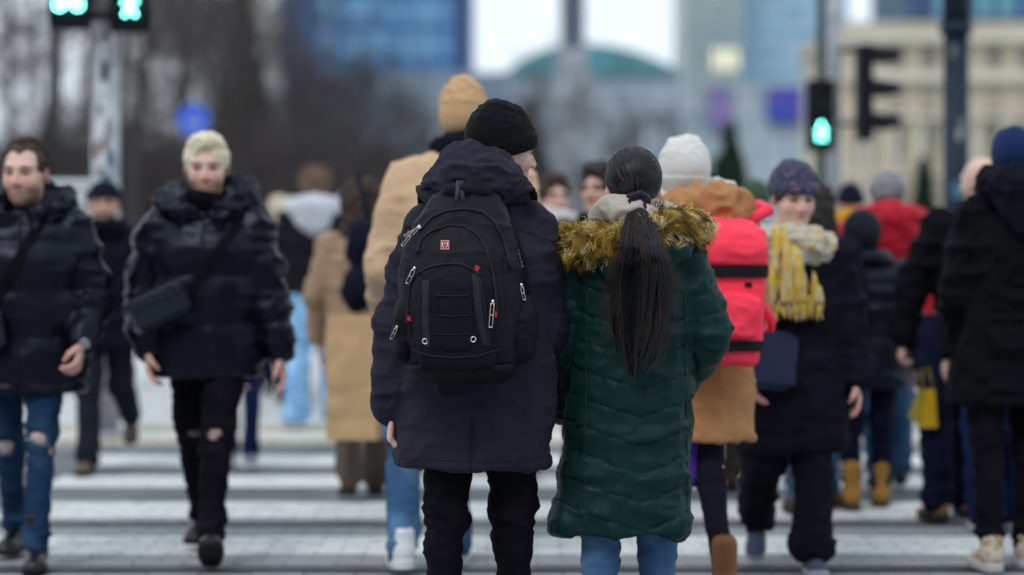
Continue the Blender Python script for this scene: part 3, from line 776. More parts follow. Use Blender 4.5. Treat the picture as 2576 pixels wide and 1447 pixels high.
# navy lamp post
Yl = 18.0; xl_ = X_(2405, Yl)
l_ = empty('lamp_post', (xl_, Yl, PZ - .014)); tag(l_, 'thick navy blue lamp post with small stickers', 'lamp post')
MB().cyl((0, 0), .097, 0, 2.82, 28).build('pole', M_navy_post, l_, True)
MB().cyl((0, 0), .122, 2.79, 2.88, 28).build('collar', M_navy_post, l_, True); MB().cyl((0, 0), .135, 0, .5, 28, .12).build('base_sleeve', M_navy_post, l_, True)
MB().cyl((0, 0), .105, 2.86, 8.0, 28, .07).build('upper_pole', M_navy_post, l_, True)
MB().tube([(0, 0, 7.9), (-.3, -.2, 8.3), (-1.2, -.8, 8.4)], [.06, .05, .04], 10).build('arm', M_navy_post, l_, True)
MB().box((-1.9, -1.1, 8.34), (-1.1, -.6, 8.46), .03).build('lamp_head', M_navy_post, l_)
for a, z, hh, ww, c in ((-.35, 2.66, .09, .4, 3), (.35, 2.12, .09, .5, 3), (.1, 2.04, .08, .5, 0), (.0, 1.63, .12, 1.0, 1), (.5, 2.02, .06, .4, 4)):
    arc_patch('sticker', (0, 0), .097, a - ww / 2, a + ww / 2, z - hh / 2, z + hh / 2, STK[c], l_)
# round blue path sign
Ys = 32.0; s_ = empty('road_sign', (X_(488, Ys), Ys, .018)); tag(s_, 'round blue mandatory path sign above the blond man', 'road sign')
MB().cyl((0, 0), .03, 0, 3.15, 14).build('pole', M_galv, s_, True)
zc = Z_(306, Ys)
MB().disc((0, -.04, zc), .225, .012, n=40).build('plate', mat('sign_blue', (.006, .085, .60), .4), s_)
MB().disc((0, -.048, zc), .222, .004, n=40, ri=.215).build('rim', mat('sign_white', (.7, .72, .75), .4), s_)
g = MB(); wz = zc - .06
for sx in (-.075, .075): g.disc((sx, -.049, wz), .05, .003, n=18, ri=.036)
for a, b in (((-.075, 0), (-.03, .07)), ((-.03, .07), (.05, .07)), ((.05, .07), (.075, 0)), ((-.03, .07), (0, 0)), ((0, 0), (.05, .07)), ((-.075, 0), (0, 0))): g.tube([(a[0], -.049, wz + a[1]), (b[0], -.049, wz + b[1])], .006, 5)
g.disc((0, -.049, zc + .13), .02, .003, n=12)
for a, b in (((0, .11), (0, .06)), ((0, .1), (-.03, .07)), ((0, .1), (.03, .07))): g.tube([(a[0], -.049, zc + a[1]), (b[0], -.049, zc + b[1])], .008, 5)
g.build('pictogram', mat('pictogram_white', (.5, .56, .68), .5), s_)
# white street cabinet
Yc = 19.5; c_ = empty('street_cabinet', (X_(185, Yc), Yc, PZ - .014)); tag(c_, 'pale street cabinet behind the smiling man in the beanie', 'cabinet')
MB().box((-.22, -.2, .0), (.22, .2, 1.68), .02).build('body', mat('cabinet_white', (.52, .55, .57), .6, noise=(5, .1)), c_)
MB().box((-.24, -.22, 1.665), (.24, .22, 1.73), .02).build('lid', mat('cabinet_white', (.5, .5, .5)), c_)
MB().box((-.19, -.212, .12), (.19, -.2, 1.6), .004).build('door', mat('cabinet_door', (.46, .49, .51), .6), c_)
for x, z, a, b, c in ((-.08, 1.45, .09, .06, 1), (.07, 1.3, .07, .08, 3), (-.05, 1.2, .06, .05, 2), (.1, 1.5, .05, .04, 4)):
    MB().box((x - a / 2, -.215, z - b / 2), (x + a / 2, -.2125, z + b / 2)).build('sticker', STK[c], c_)

# ------------------------------------------------------------------ buildings
def building(name, label, x0, x1, Y, depth, z1, cols, rows, mw, mp, pier=.5, spd=.8, zb=0, proud=.35, px=True, panes=None, cat='building', rot=0):
    """wall core, proud piers and spandrels, every pane a part. x0/x1 in picture pixels"""
    a, b = (X_(x0, Y), X_(x1, Y)); cx_ = (a + b) / 2; W = b - a
    e = empty(name, (cx_, Y, .018), rot); tag(e, label, cat)
    MB().box((-W / 2, 0, 0), (W / 2, depth, z1)).build('wall', mw, e)
    cw = W / cols; rh = (z1 - zb) / rows
    pm = {}
    for i in range(cols):
        for j in range(rows):
            m = panes(i, j) if panes else mp
            lo_ = (-cw / 2 + pier / 2 + .02, -.05, .03); hi_ = (cw / 2 - pier / 2 - .02, .0, rh - spd - .03)
            if m.name not in pm: pm[m.name] = o = MB().box(lo_, hi_).build('window', m, e)
            else: o = dup(pm[m.name], parent=e)
            o.location = (-W / 2 + cw * (i + .5), -.004, zb + rh * j + spd)
    if pier:
        p0 = MB().box((-pier / 2, -proud, 0), (pier / 2, 0, z1)).build('pier', mw, e)
        for i in range(cols + 1):
            o = p0 if i == 0 else dup(p0, parent=e); o.location = (-W / 2 + cw * i, -.006, 0)
    if spd:
        s0 = MB().box((-W / 2, -proud * .6, 0), (W / 2, 0, spd)).build('spandrel', mw, e)
        for j in range(rows):
            o = s0 if j == 0 else dup(s0, parent=e); o.location = (0, -.008, zb + rh * j)
    MB().box((-W / 2 - .2, -proud - .2, z1), (W / 2 + .2, depth + .2, z1 + .5)).build('parapet', mw, e)
    return e, W
def glass(n, c, rough=.12): return mat(n, c, rough, .7, noise=(.15, .25))
G_blue = [glass('glass_blue_%d' % i, c) for i, c in enumerate(((.09, .27, .50), (.14, .36, .58), (.035, .15, .38), (.010, .045, .17)))]
rb = random.Random(2)
building('office_tower', 'blue glass office tower rising behind the bare trees', 712, 1182, 250, 30, 70, 11, 20, mat('blue_frame', (.02, .09, .23), .4), None, .35, .5, panes=lambda i, j: G_blue[3] if i == 10 else (G_blue[2] if i < 2 else G_blue[rb.randrange(2)]), cat='tower')
G_teal = [glass('glass_teal_%d' % i, c) for i, c in enumerate(((.13, .38, .50), (.17, .43, .55), (.10, .32, .44)))]
building('office_tower', 'pale office tower with teal glass bands behind the signals', 1862, 2130, 380, 30, 75, 5, 24, mat('tower_pale', (.33, .43, .55), .6), None, .3, 1.55, panes=lambda i, j: G_teal[rb.randrange(3)], cat='tower')
M_lit = mat('lit_window', (.5, .5, .35), .4, emit=(1, .95, .62), es=.8)
G_pale = [glass('glass_pale_%d' % i, c, .2) for i, c in enumerate(((.28, .38, .42), (.34, .42, .44), (.22, .33, .40)))]
building('office_tower', 'narrow grey green tower with vertical fins and lit windows', 1722, 1858, 372, 26, 76, 6, 22, mat('tower_fins', (.37, .43, .44), .6, noise=(.05, .15)), None, .55, .3, proud=.8, panes=lambda i, j: M_lit if (j == 7 and i in (3, 4, 5)) else G_pale[rb.randrange(3)], cat='tower')
pe, pw = building('shopping_arcade', 'low pale building with big blue and purple posters', 1716, 2070, 330, 18, Z_(222, 330), 10, 5, mat('arcade_pale', (.36, .41, .46), .7), None, .7, .8, panes=lambda i, j: G_pale[rb.randrange(3)])
for lbl, a, b, c, d_, col in (('tall purple poster on the pale arcade front', 1782, 1836, 226, 322, (.15, .13, .33)), ('wide deep blue poster on the pale arcade front', 1928, 2056, 224, 306, (.03, .05, .36))):
    e = empty('billboard', (X_((a + b) / 2, 328.6), 328.6, Z_(d_, 328.6))); tag(e, lbl, 'billboard')
    ww = X_(b, 328.6) - X_(a, 328.6); hh = Z_(c, 328.6) - Z_(d_, 328.6)
    MB().box((-ww / 2, -.2, 0), (ww / 2, .2, hh)).build('panel', mat('poster_%d' % a, col, .5, two=((col[0] * 1.6 + .05, col[1] * .9 + .03, col[2] * .8), .35, .45, .6)), e)
    for zf in (-.2, hh): MB().box((-ww / 2 - .15, -.25, zf), (ww / 2 + .15, .25, zf + .2)).build('frame_rail', M_blk, e)
# vaulted station-like hall with teal roof
Yh = 205.0; a, b = X_(1275, Yh), X_(1712, Yh); hw = (b - a) / 2
e = empty('vaulted_hall', ((a + b) / 2, Yh, .018)); tag(e, 'grey hall under a teal vaulted roof behind the column', 'building')
z0_, z1_ = Z_(182, Yh), Z_(112, Yh)
M_hall = mat('hall_wall', (.30, .36, .43), .7, noise=(.4, .15))
MB().box((-hw, 0, 0), (hw, 40, z0_)).build('wall', M_hall, e)
n = 24; v = []
for yy in (-.6, 40.6):
    for i in range(n + 1):
        t = -1 + 2 * i / n; v.append((hw * 1.01 * t, yy, z0_ + (z1_ - z0_) * (1 - abs(t + .12 * (1 - t * t)) ** 2.2)))
    v += [(-hw * 1.01, yy, z0_ - .3), (hw * 1.01, yy, z0_ - .3)]
k_ = n + 3; f = [tuple(list(range(n, -1, -1)) + [n + 1, n + 2]), tuple(list(range(k_, k_ + n + 1)) + [k_ + n + 2, k_ + n + 1])] + [(i, i + 1, k_ + i + 1, k_ + i) for i in range(n)]
MB().add(v, f).build('roof', mat('roof_teal', (.06, .20, .235), .35, .5, noise=(.3, .3)), e, False)
wp = None
for i in range(9):
    for j in range(3):
        if wp is None: o = wp = MB().box((-.6, -.08, 0), (.6, 0, 1.9)).build('window', G_pale[2], e)
        else: o = dup(wp, parent=e)
        o.location = (-hw + 1 + i * (2 * hw - 2) / 8, -.004, 1.2 + j * 3.4)
# slender stepped stone column
Yk = 130.0; e = empty('stone_column', (X_(1441, Yk), Yk, .018)); tag(e, 'tall dark slender stone column on a paler stepped base', 'monument')
sw = 30 * Yk / FPX
MB().box((-sw, 0, Z_(300, Yk)), (sw, 2 * sw, 24), .15).build('shaft', mat('column_dark', (.075, .095, .135), .8, noise=(.5, .2)), e)
mp_ = mat('column_pale', (.27, .30, .34), .85, noise=(.8, .2))
for k_, (hw_, zt) in enumerate(((3.4, 300), (2.6, 330), (1.9, 190), (1.3, 122))):
    zb_ = 0 if k_ == 0 else 0.01 * k_
    MB().box((-hw_ * .62, -.25 * hw_ + .02 * k_, zb_), (hw_ * .62, hw_, Z_(zt + (130 if k_ == 0 else 0), Yk)), .06).build('plinth', mp_, e)
for s1 in (-1, 1):
    for xx in (.42, .78): MB().box((s1 * xx - .11, -.62, .02), (s1 * xx + .11, -.3, Z_(230 + 90 * xx, Yk)), .03).build('rib', mp_, e)
# grey mid-distance block behind the trees
building('office_block', 'blue grey office block seen through the bare branches', 930, 1290, 228, 20, Z_(196, 228), 12, 7, mat('block_grey', (.20, .25, .33), .7), None, .35, .8, panes=lambda i, j: (G_pale[2], G_blue[0], G_pale[0])[rb.randrange(3)])
building('office_block', 'long low grey block beneath the teal roof', 1470, 1724, 190, 10, Z_(292, 190), 8, 3, mat('block_pale', (.33, .38, .45), .7), None, .6, .8, panes=lambda i, j: G_pale[rb.randrange(3)])
building('office_block', 'distant grey block behind the left trees', -60, 560, 240, 20, Z_(380, 240), 14, 3, mat('block_dim', (.18, .20, .23), .7), None, .5, .8, panes=lambda i, j: G_pale[2])
# beige stone building on the right
Yb = 92.0; M_st = mat('beige_stone', (.43, .385, .30), .85, noise=(.6, .14)); M_stl = mat('pale_stone', (.52, .49, .42), .85, noise=(.8, .1))
G_dk = glass('glass_stone', (.27, .255, .225), .4)
e, W = building('stone_building', 'beige stone building with cornices and pilasters at the right edge', 2130, 2700, Yb, 14, Z_(92, Yb), 7, 3, M_st, G_dk, .62, 1.0, proud=.3)
for yy, th, pr_ in ((100, .35, .7), (196, .42, .75), (296, .22, .5), (440, .2, .4)):
    zc_ = Z_(yy, Yb); MB().box((-W / 2 - .3, -pr_, zc_ - th / 2), (W / 2 + .3, -.02, zc_ + th / 2), .05).build('cornice', M_stl, e)
cp = MB().cyl((0, -.45), .2, 0, Z_(310, Yb) - .1, 14, .17).box((-.26, -.7, Z_(310, Yb) - .1), (.26, -.2, Z_(310, Yb))).build('half_column', M_stl, e)
for i in range(8):
    o = cp if i == 0 else dup(cp, parent=e); o.location = (-W / 2 + .6 + i * (W - 1.2) / 7, -.01, 0)
building('glass_building', 'dark blue and teal glass block above the stone building', 2288, 2720, 150, 16, 30, 8, 9, mat('dark_blue_frame', (.03, .075, .13), .5), None, .3, .6, panes=lambda i, j: (G_blue[2], G_teal[2], G_blue[3])[rb.randrange(3)])

# unseen blocks added behind the camera to shade what faces them
for lbl, xa, xb, yb_, hh, col in (('long brown grey apartment block across the street behind the camera', -46, -3, -30, 19, (.17, .155, .145)), ('tall grey office block across the street behind the camera', 1, 40, -34, 24, (.15, .16, .175)), ('red brown corner house behind the camera on the far left', -84, -50, -24, 17, (.16, .12, .10))):
    e = empty('shade_block', ((xa + xb) / 2, yb_, -.09), math.pi); tag(e, lbl, 'building'); W = xb - xa; m = mat('block_' + lbl[:12].replace(' ', '_'), col, .85, noise=(.4, .15))
    MB().box((-W / 2, 0, 0), (W / 2, 12, hh)).build('wall', m, e); wp = None
    for i in range(int(W / 3.4)):
        for j in range(int(hh / 3.3)):
            o = dup(wp, parent=e) if wp else MB().box((-.75, -.03, 0), (.75, 0, 1.7)).build('window', mat('block_glass', (.05, .06, .07), .15, .6), e)
            wp = wp or o; o.location = (-W / 2 + 1.7 + i * 3.4, -.004, 1.1 + j * 3.3)
    MB().box((-W / 2 - .3, -.4, hh), (W / 2 + .3, 12.3, hh + .5)).build('parapet', m, e)
# ------------------------------------------------------------------ bare trees, shrubs, conifers
M_bark = mat('bark', (.055, .05, .052), .9, .1, noise=(4, .3)); M_twig = mat('twig', (.082, .071, .071), .9, .1)
M_bark2 = mat('bark_dark', (.03, .03, .03), .9, .1)
def grow(seed, H, spread=.55, trunk=.105, n=(9, 7, 7, 5), stems=1):
    rg = random.Random(seed); TR, BR = [], []
    def poly(p, d, L, r0, r1, wob, up):
        pts = [p]; d = d.normalized()
        for i in range(4):
            d = (d + Vector((rg.gauss(0, wob), rg.gauss(0, wob), rg.gauss(0, wob) + up))).normalized(); p = p + d * (L / 4); pts.append(p)
        return pts, np.linspace(r0, r1, 5), d
    def rec(pts, L, r, lv):
        if lv >= len(n): return
        for i in range(n[lv]):
            t = rg.uniform(.28 if lv == 0 else .2, 1.0); k = min(int(t * 4), 3); p = pts[k].lerp(pts[k + 1], t * 4 - k)
            d = (pts[k + 1] - pts[k]).normalized(); az = rg.uniform(0, 2 * math.pi); o = d.orthogonal().normalized(); o.rotate(Matrix.Rotation(az, 3, d))
            nd = d * rg.uniform(.35, .8) + o * (spread + rg.uniform(0, .5)); l2 = L * rg.uniform(.32, .55) * (1.15 - .5 * t if lv == 0 else 1)
            r2 = max(r * .42, .007)
            q, R_, _ = poly(p, nd, l2, r2, max(r2 * .4, .0055), .12, .06)
            BR.append((q, R_)); rec(q, l2, r2, lv + 1)
    for s in range(stems):
        p0 = Vector((rg.gauss(0, .25), rg.gauss(0, .25), -.02)) if stems > 1 else Vector((0, 0, -.02))
        d0 = Vector((rg.gauss(0, .3 if stems > 1 else .04), rg.gauss(0, .3 if stems > 1 else .04), 1))
        q, R_, _ = poly(p0, d0, H, trunk, trunk * .3, .05, .03); TR.append((q, R_)); rec(q, H, trunk * .75, 0)
    f = lambda B, k: tubes(np.array([[list(v) for v in q] for q, _ in B]), np.array([r for _, r in B]), k)
    return f(TR, 10), f(BR, 3)
TV = [grow(1, 10.5), grow(2, 12, .5), grow(3, 9, .65), grow(4, 11, .6)]
SV = [grow(21, 2.6, .6, .03, (7, 6, 5), 6), grow(22, 3.1, .6, .035, (7, 6, 5), 6)]
TM = []
def plant(px, Y, var, sc_, rz, label, src, cat, name, group, parts=('trunk', 'crown'), dark=False):
    key = (name, var, dark)
    e = empty(name, (X_(px, Y), Y, .018), rz); e.scale = (sc_,) * 3; tag(e, label, cat, group)
    if key not in MESHC:
        MESHC[key] = [mk(parts[0], *src[var][0], M_bark2 if dark else M_bark, e), mk(parts[1], *src[var][1], M_twig, e)]
    else:
        for o in MESHC[key]: dup(o, parent=e)
    return e
tr = [(78, 33, 1, 1.05), (-60, 42, 0, 1.1), (190, 48, 2, 1.2), (330, 40, 3, 1.0), (430, 56, 0, 1.15), (520, 47, 2, .85), (640, 60, 1, .62), (720, 44, 2, .44), (800, 52, 0, .42), (880, 64, 3, .48), (960, 50, 1, .36), (1030, 66, 2, .46), (1130, 72, 0, .38),
      (20, 60, 3, 1.2), (270, 64, 1, 1.1), (590, 75, 0, .74), (750, 78, 3, .56), (930, 82, 1, .50), (1250, 80, 2, .52), (1340, 84, 3, .56), (1600, 78, 2, .46), (1540, 88, 0, .50), (1310, 62, 1, .36), (1395, 70, 0, .38), (1520, 66, 3, .36), (1660, 82, 1, .40), (370, 80, 2, 1.2), (300, 52, 1, .8), (410, 68, 2, .85), (560, 58, 3, .62), (620, 84, 2, .8), (690, 66, 1, .56), (780, 88, 3, .62), (500, 38, 2, .5), (240, 74, 0, 1.0), (120, 84, 0, 1.25), (480, 90, 3, 1.0), (680, 95, 2, .75), (850, 98, 0, .60)]
TREEL = 'leafless grey brown tree standing in the park behind the left crowd'
for i, (px, Y, v, s_) in enumerate(tr):
    lab = TREEL; g = 'bare park trees'
    if i == 0: lab = 'nearest bare tree, its dark trunk left of the signal post'
    if px > 1240: lab = 'small bare tree in front of the far grey buildings'; g = 'small far bare trees'
    plant(px, Y, v, s_, i * 1.7, lab, TV, 'tree', 'bare_tree', g, dark=(i == 0))
for i in range(34):
    px = -40 + i * 40 + random.uniform(-12, 12); Y = 42 + (i * 7 % 5) * 7
    if px > 1150: Y = 70 + (i % 3) * 8
    plant(px, Y, i % 2, random.uniform(.85, 1.25) * (1 if px < 1000 else .7), i * 2.1, 'leafless brown shrub in the thicket under the park trees', SV, 'shrub', 'bare_shrub', 'thicket of bare shrubs', ('stems', 'twigs'))
# low clipped evergreen hedge closing the park edge
rg = np.random.default_rng(4)
def leafmass(n, fn, size, m, name, parent, rg=rg):
    """many small leaf faces through a volume"""
    P = fn(n); a = rg.normal(size=(n, 3)); a /= np.linalg.norm(a, axis=1, keepdims=True); b = np.cross(a, rg.normal(size=(n, 3))); b /= np.linalg.norm(b, axis=1, keepdims=True)
    s_ = size * rg.uniform(.6, 1.4, (n, 1))
    V = np.stack([P - a * s_ * 1.6, P + b * s_ * .6, P + a * s_ * 1.6, P - b * s_ * .6], 1).reshape(-1, 3)
    return mk(name, V, np.arange(4 * n).reshape(-1, 4), m, parent, False)
M_hedge = mat('evergreen_dark', (.022, .034, .026), .8, .2, noise=(3, .4)); M_con = mat('spruce', (.018, .04, .026), .8, .2, noise=(2, .4))
for (a, b, Y, hh) in ((-80, 560, 88, 3.6), (560, 1010, 92, 4.2), (1010, 1260, 96, 2.8)):
    xa, xb = X_(a, Y), X_(b, Y)
    e = empty('hedge', ((xa + xb) / 2, Y, .018)); tag(e, 'dark evergreen hedge %s behind the bare trees' % ('on the far left' if a < 0 else 'in the middle left' if a < 800 else 'near the grey office block'), 'hedge')
    W = xb - xa
    leafmass(9000, lambda n: np.stack([rg.uniform(-W / 2, W / 2, n), rg.uniform(-.8, .8, n), rg.uniform(0, 1, n) ** .8 * hh * (.8 + .2 * np.sin(rg.uniform(0, 6, n)))], 1), .12, M_hedge, 'foliage', e)
    m = MB()
    for i in range(int(W / 1.2)): x = -W / 2 + .6 + i * 1.2; m.tube([(x, 0, -.01), (x + .1, .1, hh * .7)], [.05, .02], 6)
    m.build('stems', M_bark, e)
def conifer(px, Y, top, rad, label, nb=26):
    e = empty('conifer', (X_(px, Y), Y, .018)); tag(e, label, 'tree')
    MB().tube([(0, 0, -.02), (0, 0, top * .6), (0, 0, top)], [rad * .09, rad * .05, .01], 8).build('trunk', M_bark, e, True)
    def fn(n):
        t = rg.uniform(0, 1, n) ** .6; z = top * (.06 + .94 * (1 - t)); k = np.floor(rg.uniform(0, nb, n)); az = k * 2.399 + rg.normal(0, .16, n)
        rr_ = rad * t * rg.uniform(.1, 1, n) ** .6 * (.75 + .25 * np.sin(k * 5.1)); return np.stack([rr_ * np.cos(az), rr_ * np.sin(az), z - .22 * rr_ + .05 * np.sin(z * 9)], 1)
    leafmass(7000, fn, .05 * top ** .5, M_con, 'crown', e)
conifer(612, 70, Z_(-70, 70), 2.0, 'pointed dark spruce rising above the bare trees on the left')
conifer(1838, 42, Z_(325, 42), 1.15, 'small dark conifer between the white beanie and the speckled beanie')
conifer(1770, 60, Z_(420, 60), .9, 'low dark conifer behind the white beanie')
conifer(2325, 48, Z_(395, 48), .55, 'narrow dark conifer left of the navy lamp post')
conifer(1455 - 120, 100, Z_(250, 100), 2.3, 'dark conifer left of the stone column')
# ------------------------------------------------------------------ cloth
def cloth(n, c, rough=.85, b=(260, .25, .002), sheen=.0, spec=.1, **k): return mat(n, c, rough, spec, bump=b, sheen=sheen, **k)
def nylon(n, c, rough=.46, spec=.24, **k): return mat(n, c, rough, spec, bump=(22, .2, .006), tint=(.62, .72, 1.0), **k)
C_blkpuff = nylon('black_nylon', (.0034, .0040, .0085), .38); C_blkpuff2 = nylon('black_nylon_b', (.0034, .0040, .0088), .36)
C_black = cloth('black_wool', (.0050, .0056, .0115)); C_black2 = cloth('black_cloth', (.003, .0032, .0058))
C_navy = cloth('navy_cloth', (.006, .008, .021)); C_navy2 = cloth('navy_dark', (.004, .0052, .014))
C_slate = nylon('slate_nylon', (.007, .0095, .018), .5)
C_parka = cloth('indigo_parka', (.0195, .0188, .0325), .8, (420, .3, .0015), sheen=.02, noise=(7, .12))
C_tan = cloth('camel_wool', (.60, .41, .265), .9, noise=(5, .07), sheen=.1); C_camel = cloth('camel_dark', (.40, .20, .085), .9, noise=(5, .1), sheen=.1)
C_beige = cloth('beige_coat', (.34, .235, .16), noise=(5, .08))
def denim(n, c, d=.3): return mat(n, c, .85, .08, noise=(6, d), bump=(500, .3, .001), two=((c[0] * 2.2 + .03 * c[2], c[1] * 2.0, c[2] * 1.7), 4.5, .48, .7))
D_blue = denim('denim_blue', (.010, .030, .072)); D_mid = denim('denim_mid', (.030, .078, .165)); D_light = denim('denim_light', (.20, .40, .66), .12); D_dark = denim('denim_dark', (.003, .005, .018)); D_navy = denim('denim_navy', (.003, .008, .042)); D_wom = denim('denim_worn', (.042, .098, .205))
C_blkjean = denim('denim_black', (.0028, .0028, .0055), .2)
L_blk = mat('black_leather', (.006, .0065, .010), .35, .4, bump=(60, .3, .003)); RUB = mat('black_rubber', (.010, .010, .011), .7)
W_sole = mat('white_rubber', (.55, .56, .58), .6); W_leath = mat('white_leather', (.58, .60, .64), .5)
H_brown = mat('hair_brown', (.045, .028, .020), .6, .35, noise=(60, .4)); H_dark = mat('hair_dark', (.014, .010, .010), .5, .4, noise=(60, .4)); H_lbrown = mat('hair_light_brown', (.24, .165, .115), .65, .3, noise=(60, .4))
H_blond = mat('hair_bleached', (.70, .64, .47), .6, .35, noise=(70, .25)); H_grey = mat('hair_grey', (.24, .25, .28), .7, .3, noise=(60, .3))
def knit(n, c, **k): return mat(n, c, .95, .1, bump=(330, .6, .003), sheen=.05, **k)
TANB = mat('tan_nubuck', (.30, .155, .035), .9, noise=(14, .2)); BRNB = mat('brown_boot', (.055, .035, .025), .7, noise=(14, .2))

def zip_line(P, m, x0=0.0, z0=.75, z1=1.5, y=.15):
    bv = BVHTree.FromObject  # front zip follows the jacket surface
    me = [c for c in P.o.children if c.name.startswith(('jacket', 'coat'))][0]
    t = BVHTree.FromPolygons([v.co for v in me.data.vertices], [p.vertices for p in me.data.polygons])
    pts = []
    for z in np.linspace(z0, z1, 26):
        h = t.ray_cast(Vector((x0, 2, z)), Vector((0, -1, 0)))[0]
        if h: pts.append((x0, h.y + .001, z))
    if len(pts) > 2: MB().tube(pts, .006, 6).build('zip', m, P.o, True)
def surf(o):
    return BVHTree.FromPolygons([v.co for v in o.data.vertices], [p.vertices for p in o.data.polygons])
def hit(t, x, z, d=-1, lift=.0):
    """point on a garment seen along local y; d=-1 looks at the back (from -y)"""
    h, n, _, _ = t.ray_cast(Vector((x, 3 * d, z)), Vector((0, -d, 0)))
    if h is None: return None
    return np.array(h) + np.array(n) * lift
def strap(P, t, pts, wid, m, d=1, name='strap', th=.004):
    """flat webbing laid over a garment along (x, z) points"""
    Q = []
    pts = np.array(pts, float); s_ = np.linspace(0, len(pts) - 1, 22)
    X = np.interp(s_, range(len(pts)), pts[:, 0]); Zz = np.interp(s_, range(len(pts)), pts[:, 1])
    C = []
    for x, z in zip(X, Zz):
        h = hit(t, x, z, d, .004)
        if h is not None: C.append(h)
    if len(C) < 3: return
    C = np.array(C); T = np.gradient(C, axis=0); n = np.array([0, d, 0.]); S = np.cross(T, n); S /= np.linalg.norm(S, axis=1, keepdims=True)
    v = np.concatenate([C - S * wid / 2, C + S * wid / 2, C + S * wid / 2 + n * th, C - S * wid / 2 + n * th]); k = len(C); f = []
    for i in range(k - 1):
        for a in range(4):
            b = (a + 1) % 4; f.append((a * k + i, a * k + i + 1, b * k + i + 1, b * k + i))
    return mk(name, v, f, m, P.o, False)

# ------------------------------------------------------------------ A: man at the left edge
A = Person('man with receding hair in black puffer jacket and ripped blue jeans, left edge', 66, 10.02, 1.765, 180, legs=((14, 4, -1, 0), (-12, 12, 1, -6)), arms=((0, 16, 40, -4), (0, 12, 10, 4)), head=(-9, 3), skin='pink', beard='brown', hands=(.8, .4), res=.012, w=1.08, hs=1.1, headoff=(0, 0, -.006))
k0 = A.J['K0']; k1 = A.J['K1']
A.trousers(D_blue, .9, rip=[((k0[0], k0[1] + .078, k0[2] + .03), (.062, .052, .032)), ((k1[0], k1[1] + .078, k1[2] - .02), (.035, .05, .035))], wr=.014)
A.shoes('boot', L_blk, RUB, L_blk)
A.coat(C_blkpuff, .715, rx=(.225, .225, .23, .205), ry=(.165, .165, .17, .135), puff=(.19, .017), sleeve=(.083, .073, .058), wr=.015, wgt=lambda P: .35 + .75 * np.clip((np.abs(P[:, 0]) - .19) / .05, 0, 1))
A.hood(C_blkpuff, 1.12, wr=.03, drop=.0)
zip_line(A, M_blk, 0, .74, 1.46); hA = A.hair(H_brown, 'receding', amp=.004); A.strands(H_brown, 700, lambda d: (d[:, 2] > -.1) & (d[:, 1] < .35 + .3 * (np.abs(d[:, 0]) < .2)), (0, -.2, .1), (.012, .022), .0018, .006, parent=hA)
A.threads((k0[0], k0[1] + .066, k0[2] + .03), .05, .028, mat('denim_thread', (.32, .38, .45), .9)); A.threads((k1[0], k1[1] + .066, k1[2] - .02), .032, .03, MATS['denim_thread'])
ta = surf([c for c in A.o.children if c.name.startswith('jacket')][0])
strap(A, ta, [(-.10, 1.46), (.03, 1.2), (.14, 1.0)], .04, C_black2, 1, 'bag_strap')
wch = MB().disc((0, 0, 0), .024, .012, n=18).build('watch', mat('watch_steel', (.4, .42, .42), .3, .5, metal=.8), A.o)
ww = A.J['W0'] + A.J['d0'] * .012; wch.location = ww + np.array([-.016, .036, .012]); wch.rotation_euler = (R(-35), 0, R(20))
bag = MB().box((-.115, -.035, -.085), (.115, .035, .085), .02).build('shoulder_bag', nylon('bag_black', (.012, .015, .024), .5)); bag.location = Vector((A.X - .165, A.Y - .215, .975)); bag.rotation_euler = (0, R(-8), R(8))
tag(bag, 'small dark crossbody bag on the man at the left edge', 'bag')

# ------------------------------------------------------------------ B: blond man
B = Person('bleached blond man in a shiny black puffer jacket striding towards the camera', 521, 10.17, 1.80, 180, legs=((23, 8, -3.5, 26), (-17, 14, -2, -12)), arms=((4, 16, 2, 9), (-4, 19, 18, -9)), head=(4, 6), skin='red', beard='red', brow=BROW_L, hands=(.35, .4), res=.012, w=1.0, hs=1.07, headoff=(0, 0, -.004))
k0 = B.J['K0']; k1 = B.J['K1']
B.trousers(C_blkjean, 1.0, rip=[((k0[0], k0[1] + .085, k0[2] + .02), (.048, .052, .032)), ((k1[0] - .005, k1[1] + .085, k1[2] + .01), (.04, .05, .026))], wr=.014, seed=3)
B.shoes('boot', L_blk, RUB, L_blk)
B.coat(C_blkpuff2, .77, rx=(.235, .225, .228, .205), ry=(.165, .165, .165, .135), puff=(.20, .017), sleeve=(.084, .073, .058), wr=.015, seed=6, wgt=lambda P: .35 + .75 * np.clip((np.abs(P[:, 0]) - .19) / .05, 0, 1))
B.hood(C_blkpuff2, 1.2, wr=.034, drop=-.005); hB = B.hair(H_blond, 'quiff', amp=.007, grow=.008, seed=11)
B.threads((k0[0], k0[1] + .07, k0[2] + .02), .04, .028, mat('black_thread', (.06, .06, .07), .9)); B.threads((k1[0], k1[1] + .07, k1[2] + .01), .034, .02, MATS['black_thread'])
B.scarf_ring(C_black2, .062, .032, .0, 'neck_warmer', 2, wr=.006)
zip_line(B, M_blk, .0, .80, 1.44)
tb = surf([c for c in B.o.children if c.name.startswith('jacket')][0])
strap(B, tb, [(-.15, 1.42), (-.02, 1.22), (.10, 1.05)], .04, C_black2, 1, 'bag_strap')
bag = MB(); bag.box((-.115, -.035, -.07), (.115, .035, .07), .02).box((-.118, -.04, .0), (.118, .038, .074), .02).box((.06, -.046, -.05), (.085, -.038, .06))
bag = bag.build('shoulder_bag', MATS['bag_black']); bag.location = Vector((X_(405, 9.93), 9.93, Z_(770, 9.93))); bag.rotation_euler = (0, R(-24), R(-6))
tag(bag, 'black crossbody bag slung across the blond man', 'bag')
pul = MB().box((-.006, -.003, -.035), (.006, .003, .0)).build('zip_pull', mat('pull_grey', (.1, .1, .13), .4), B.o)
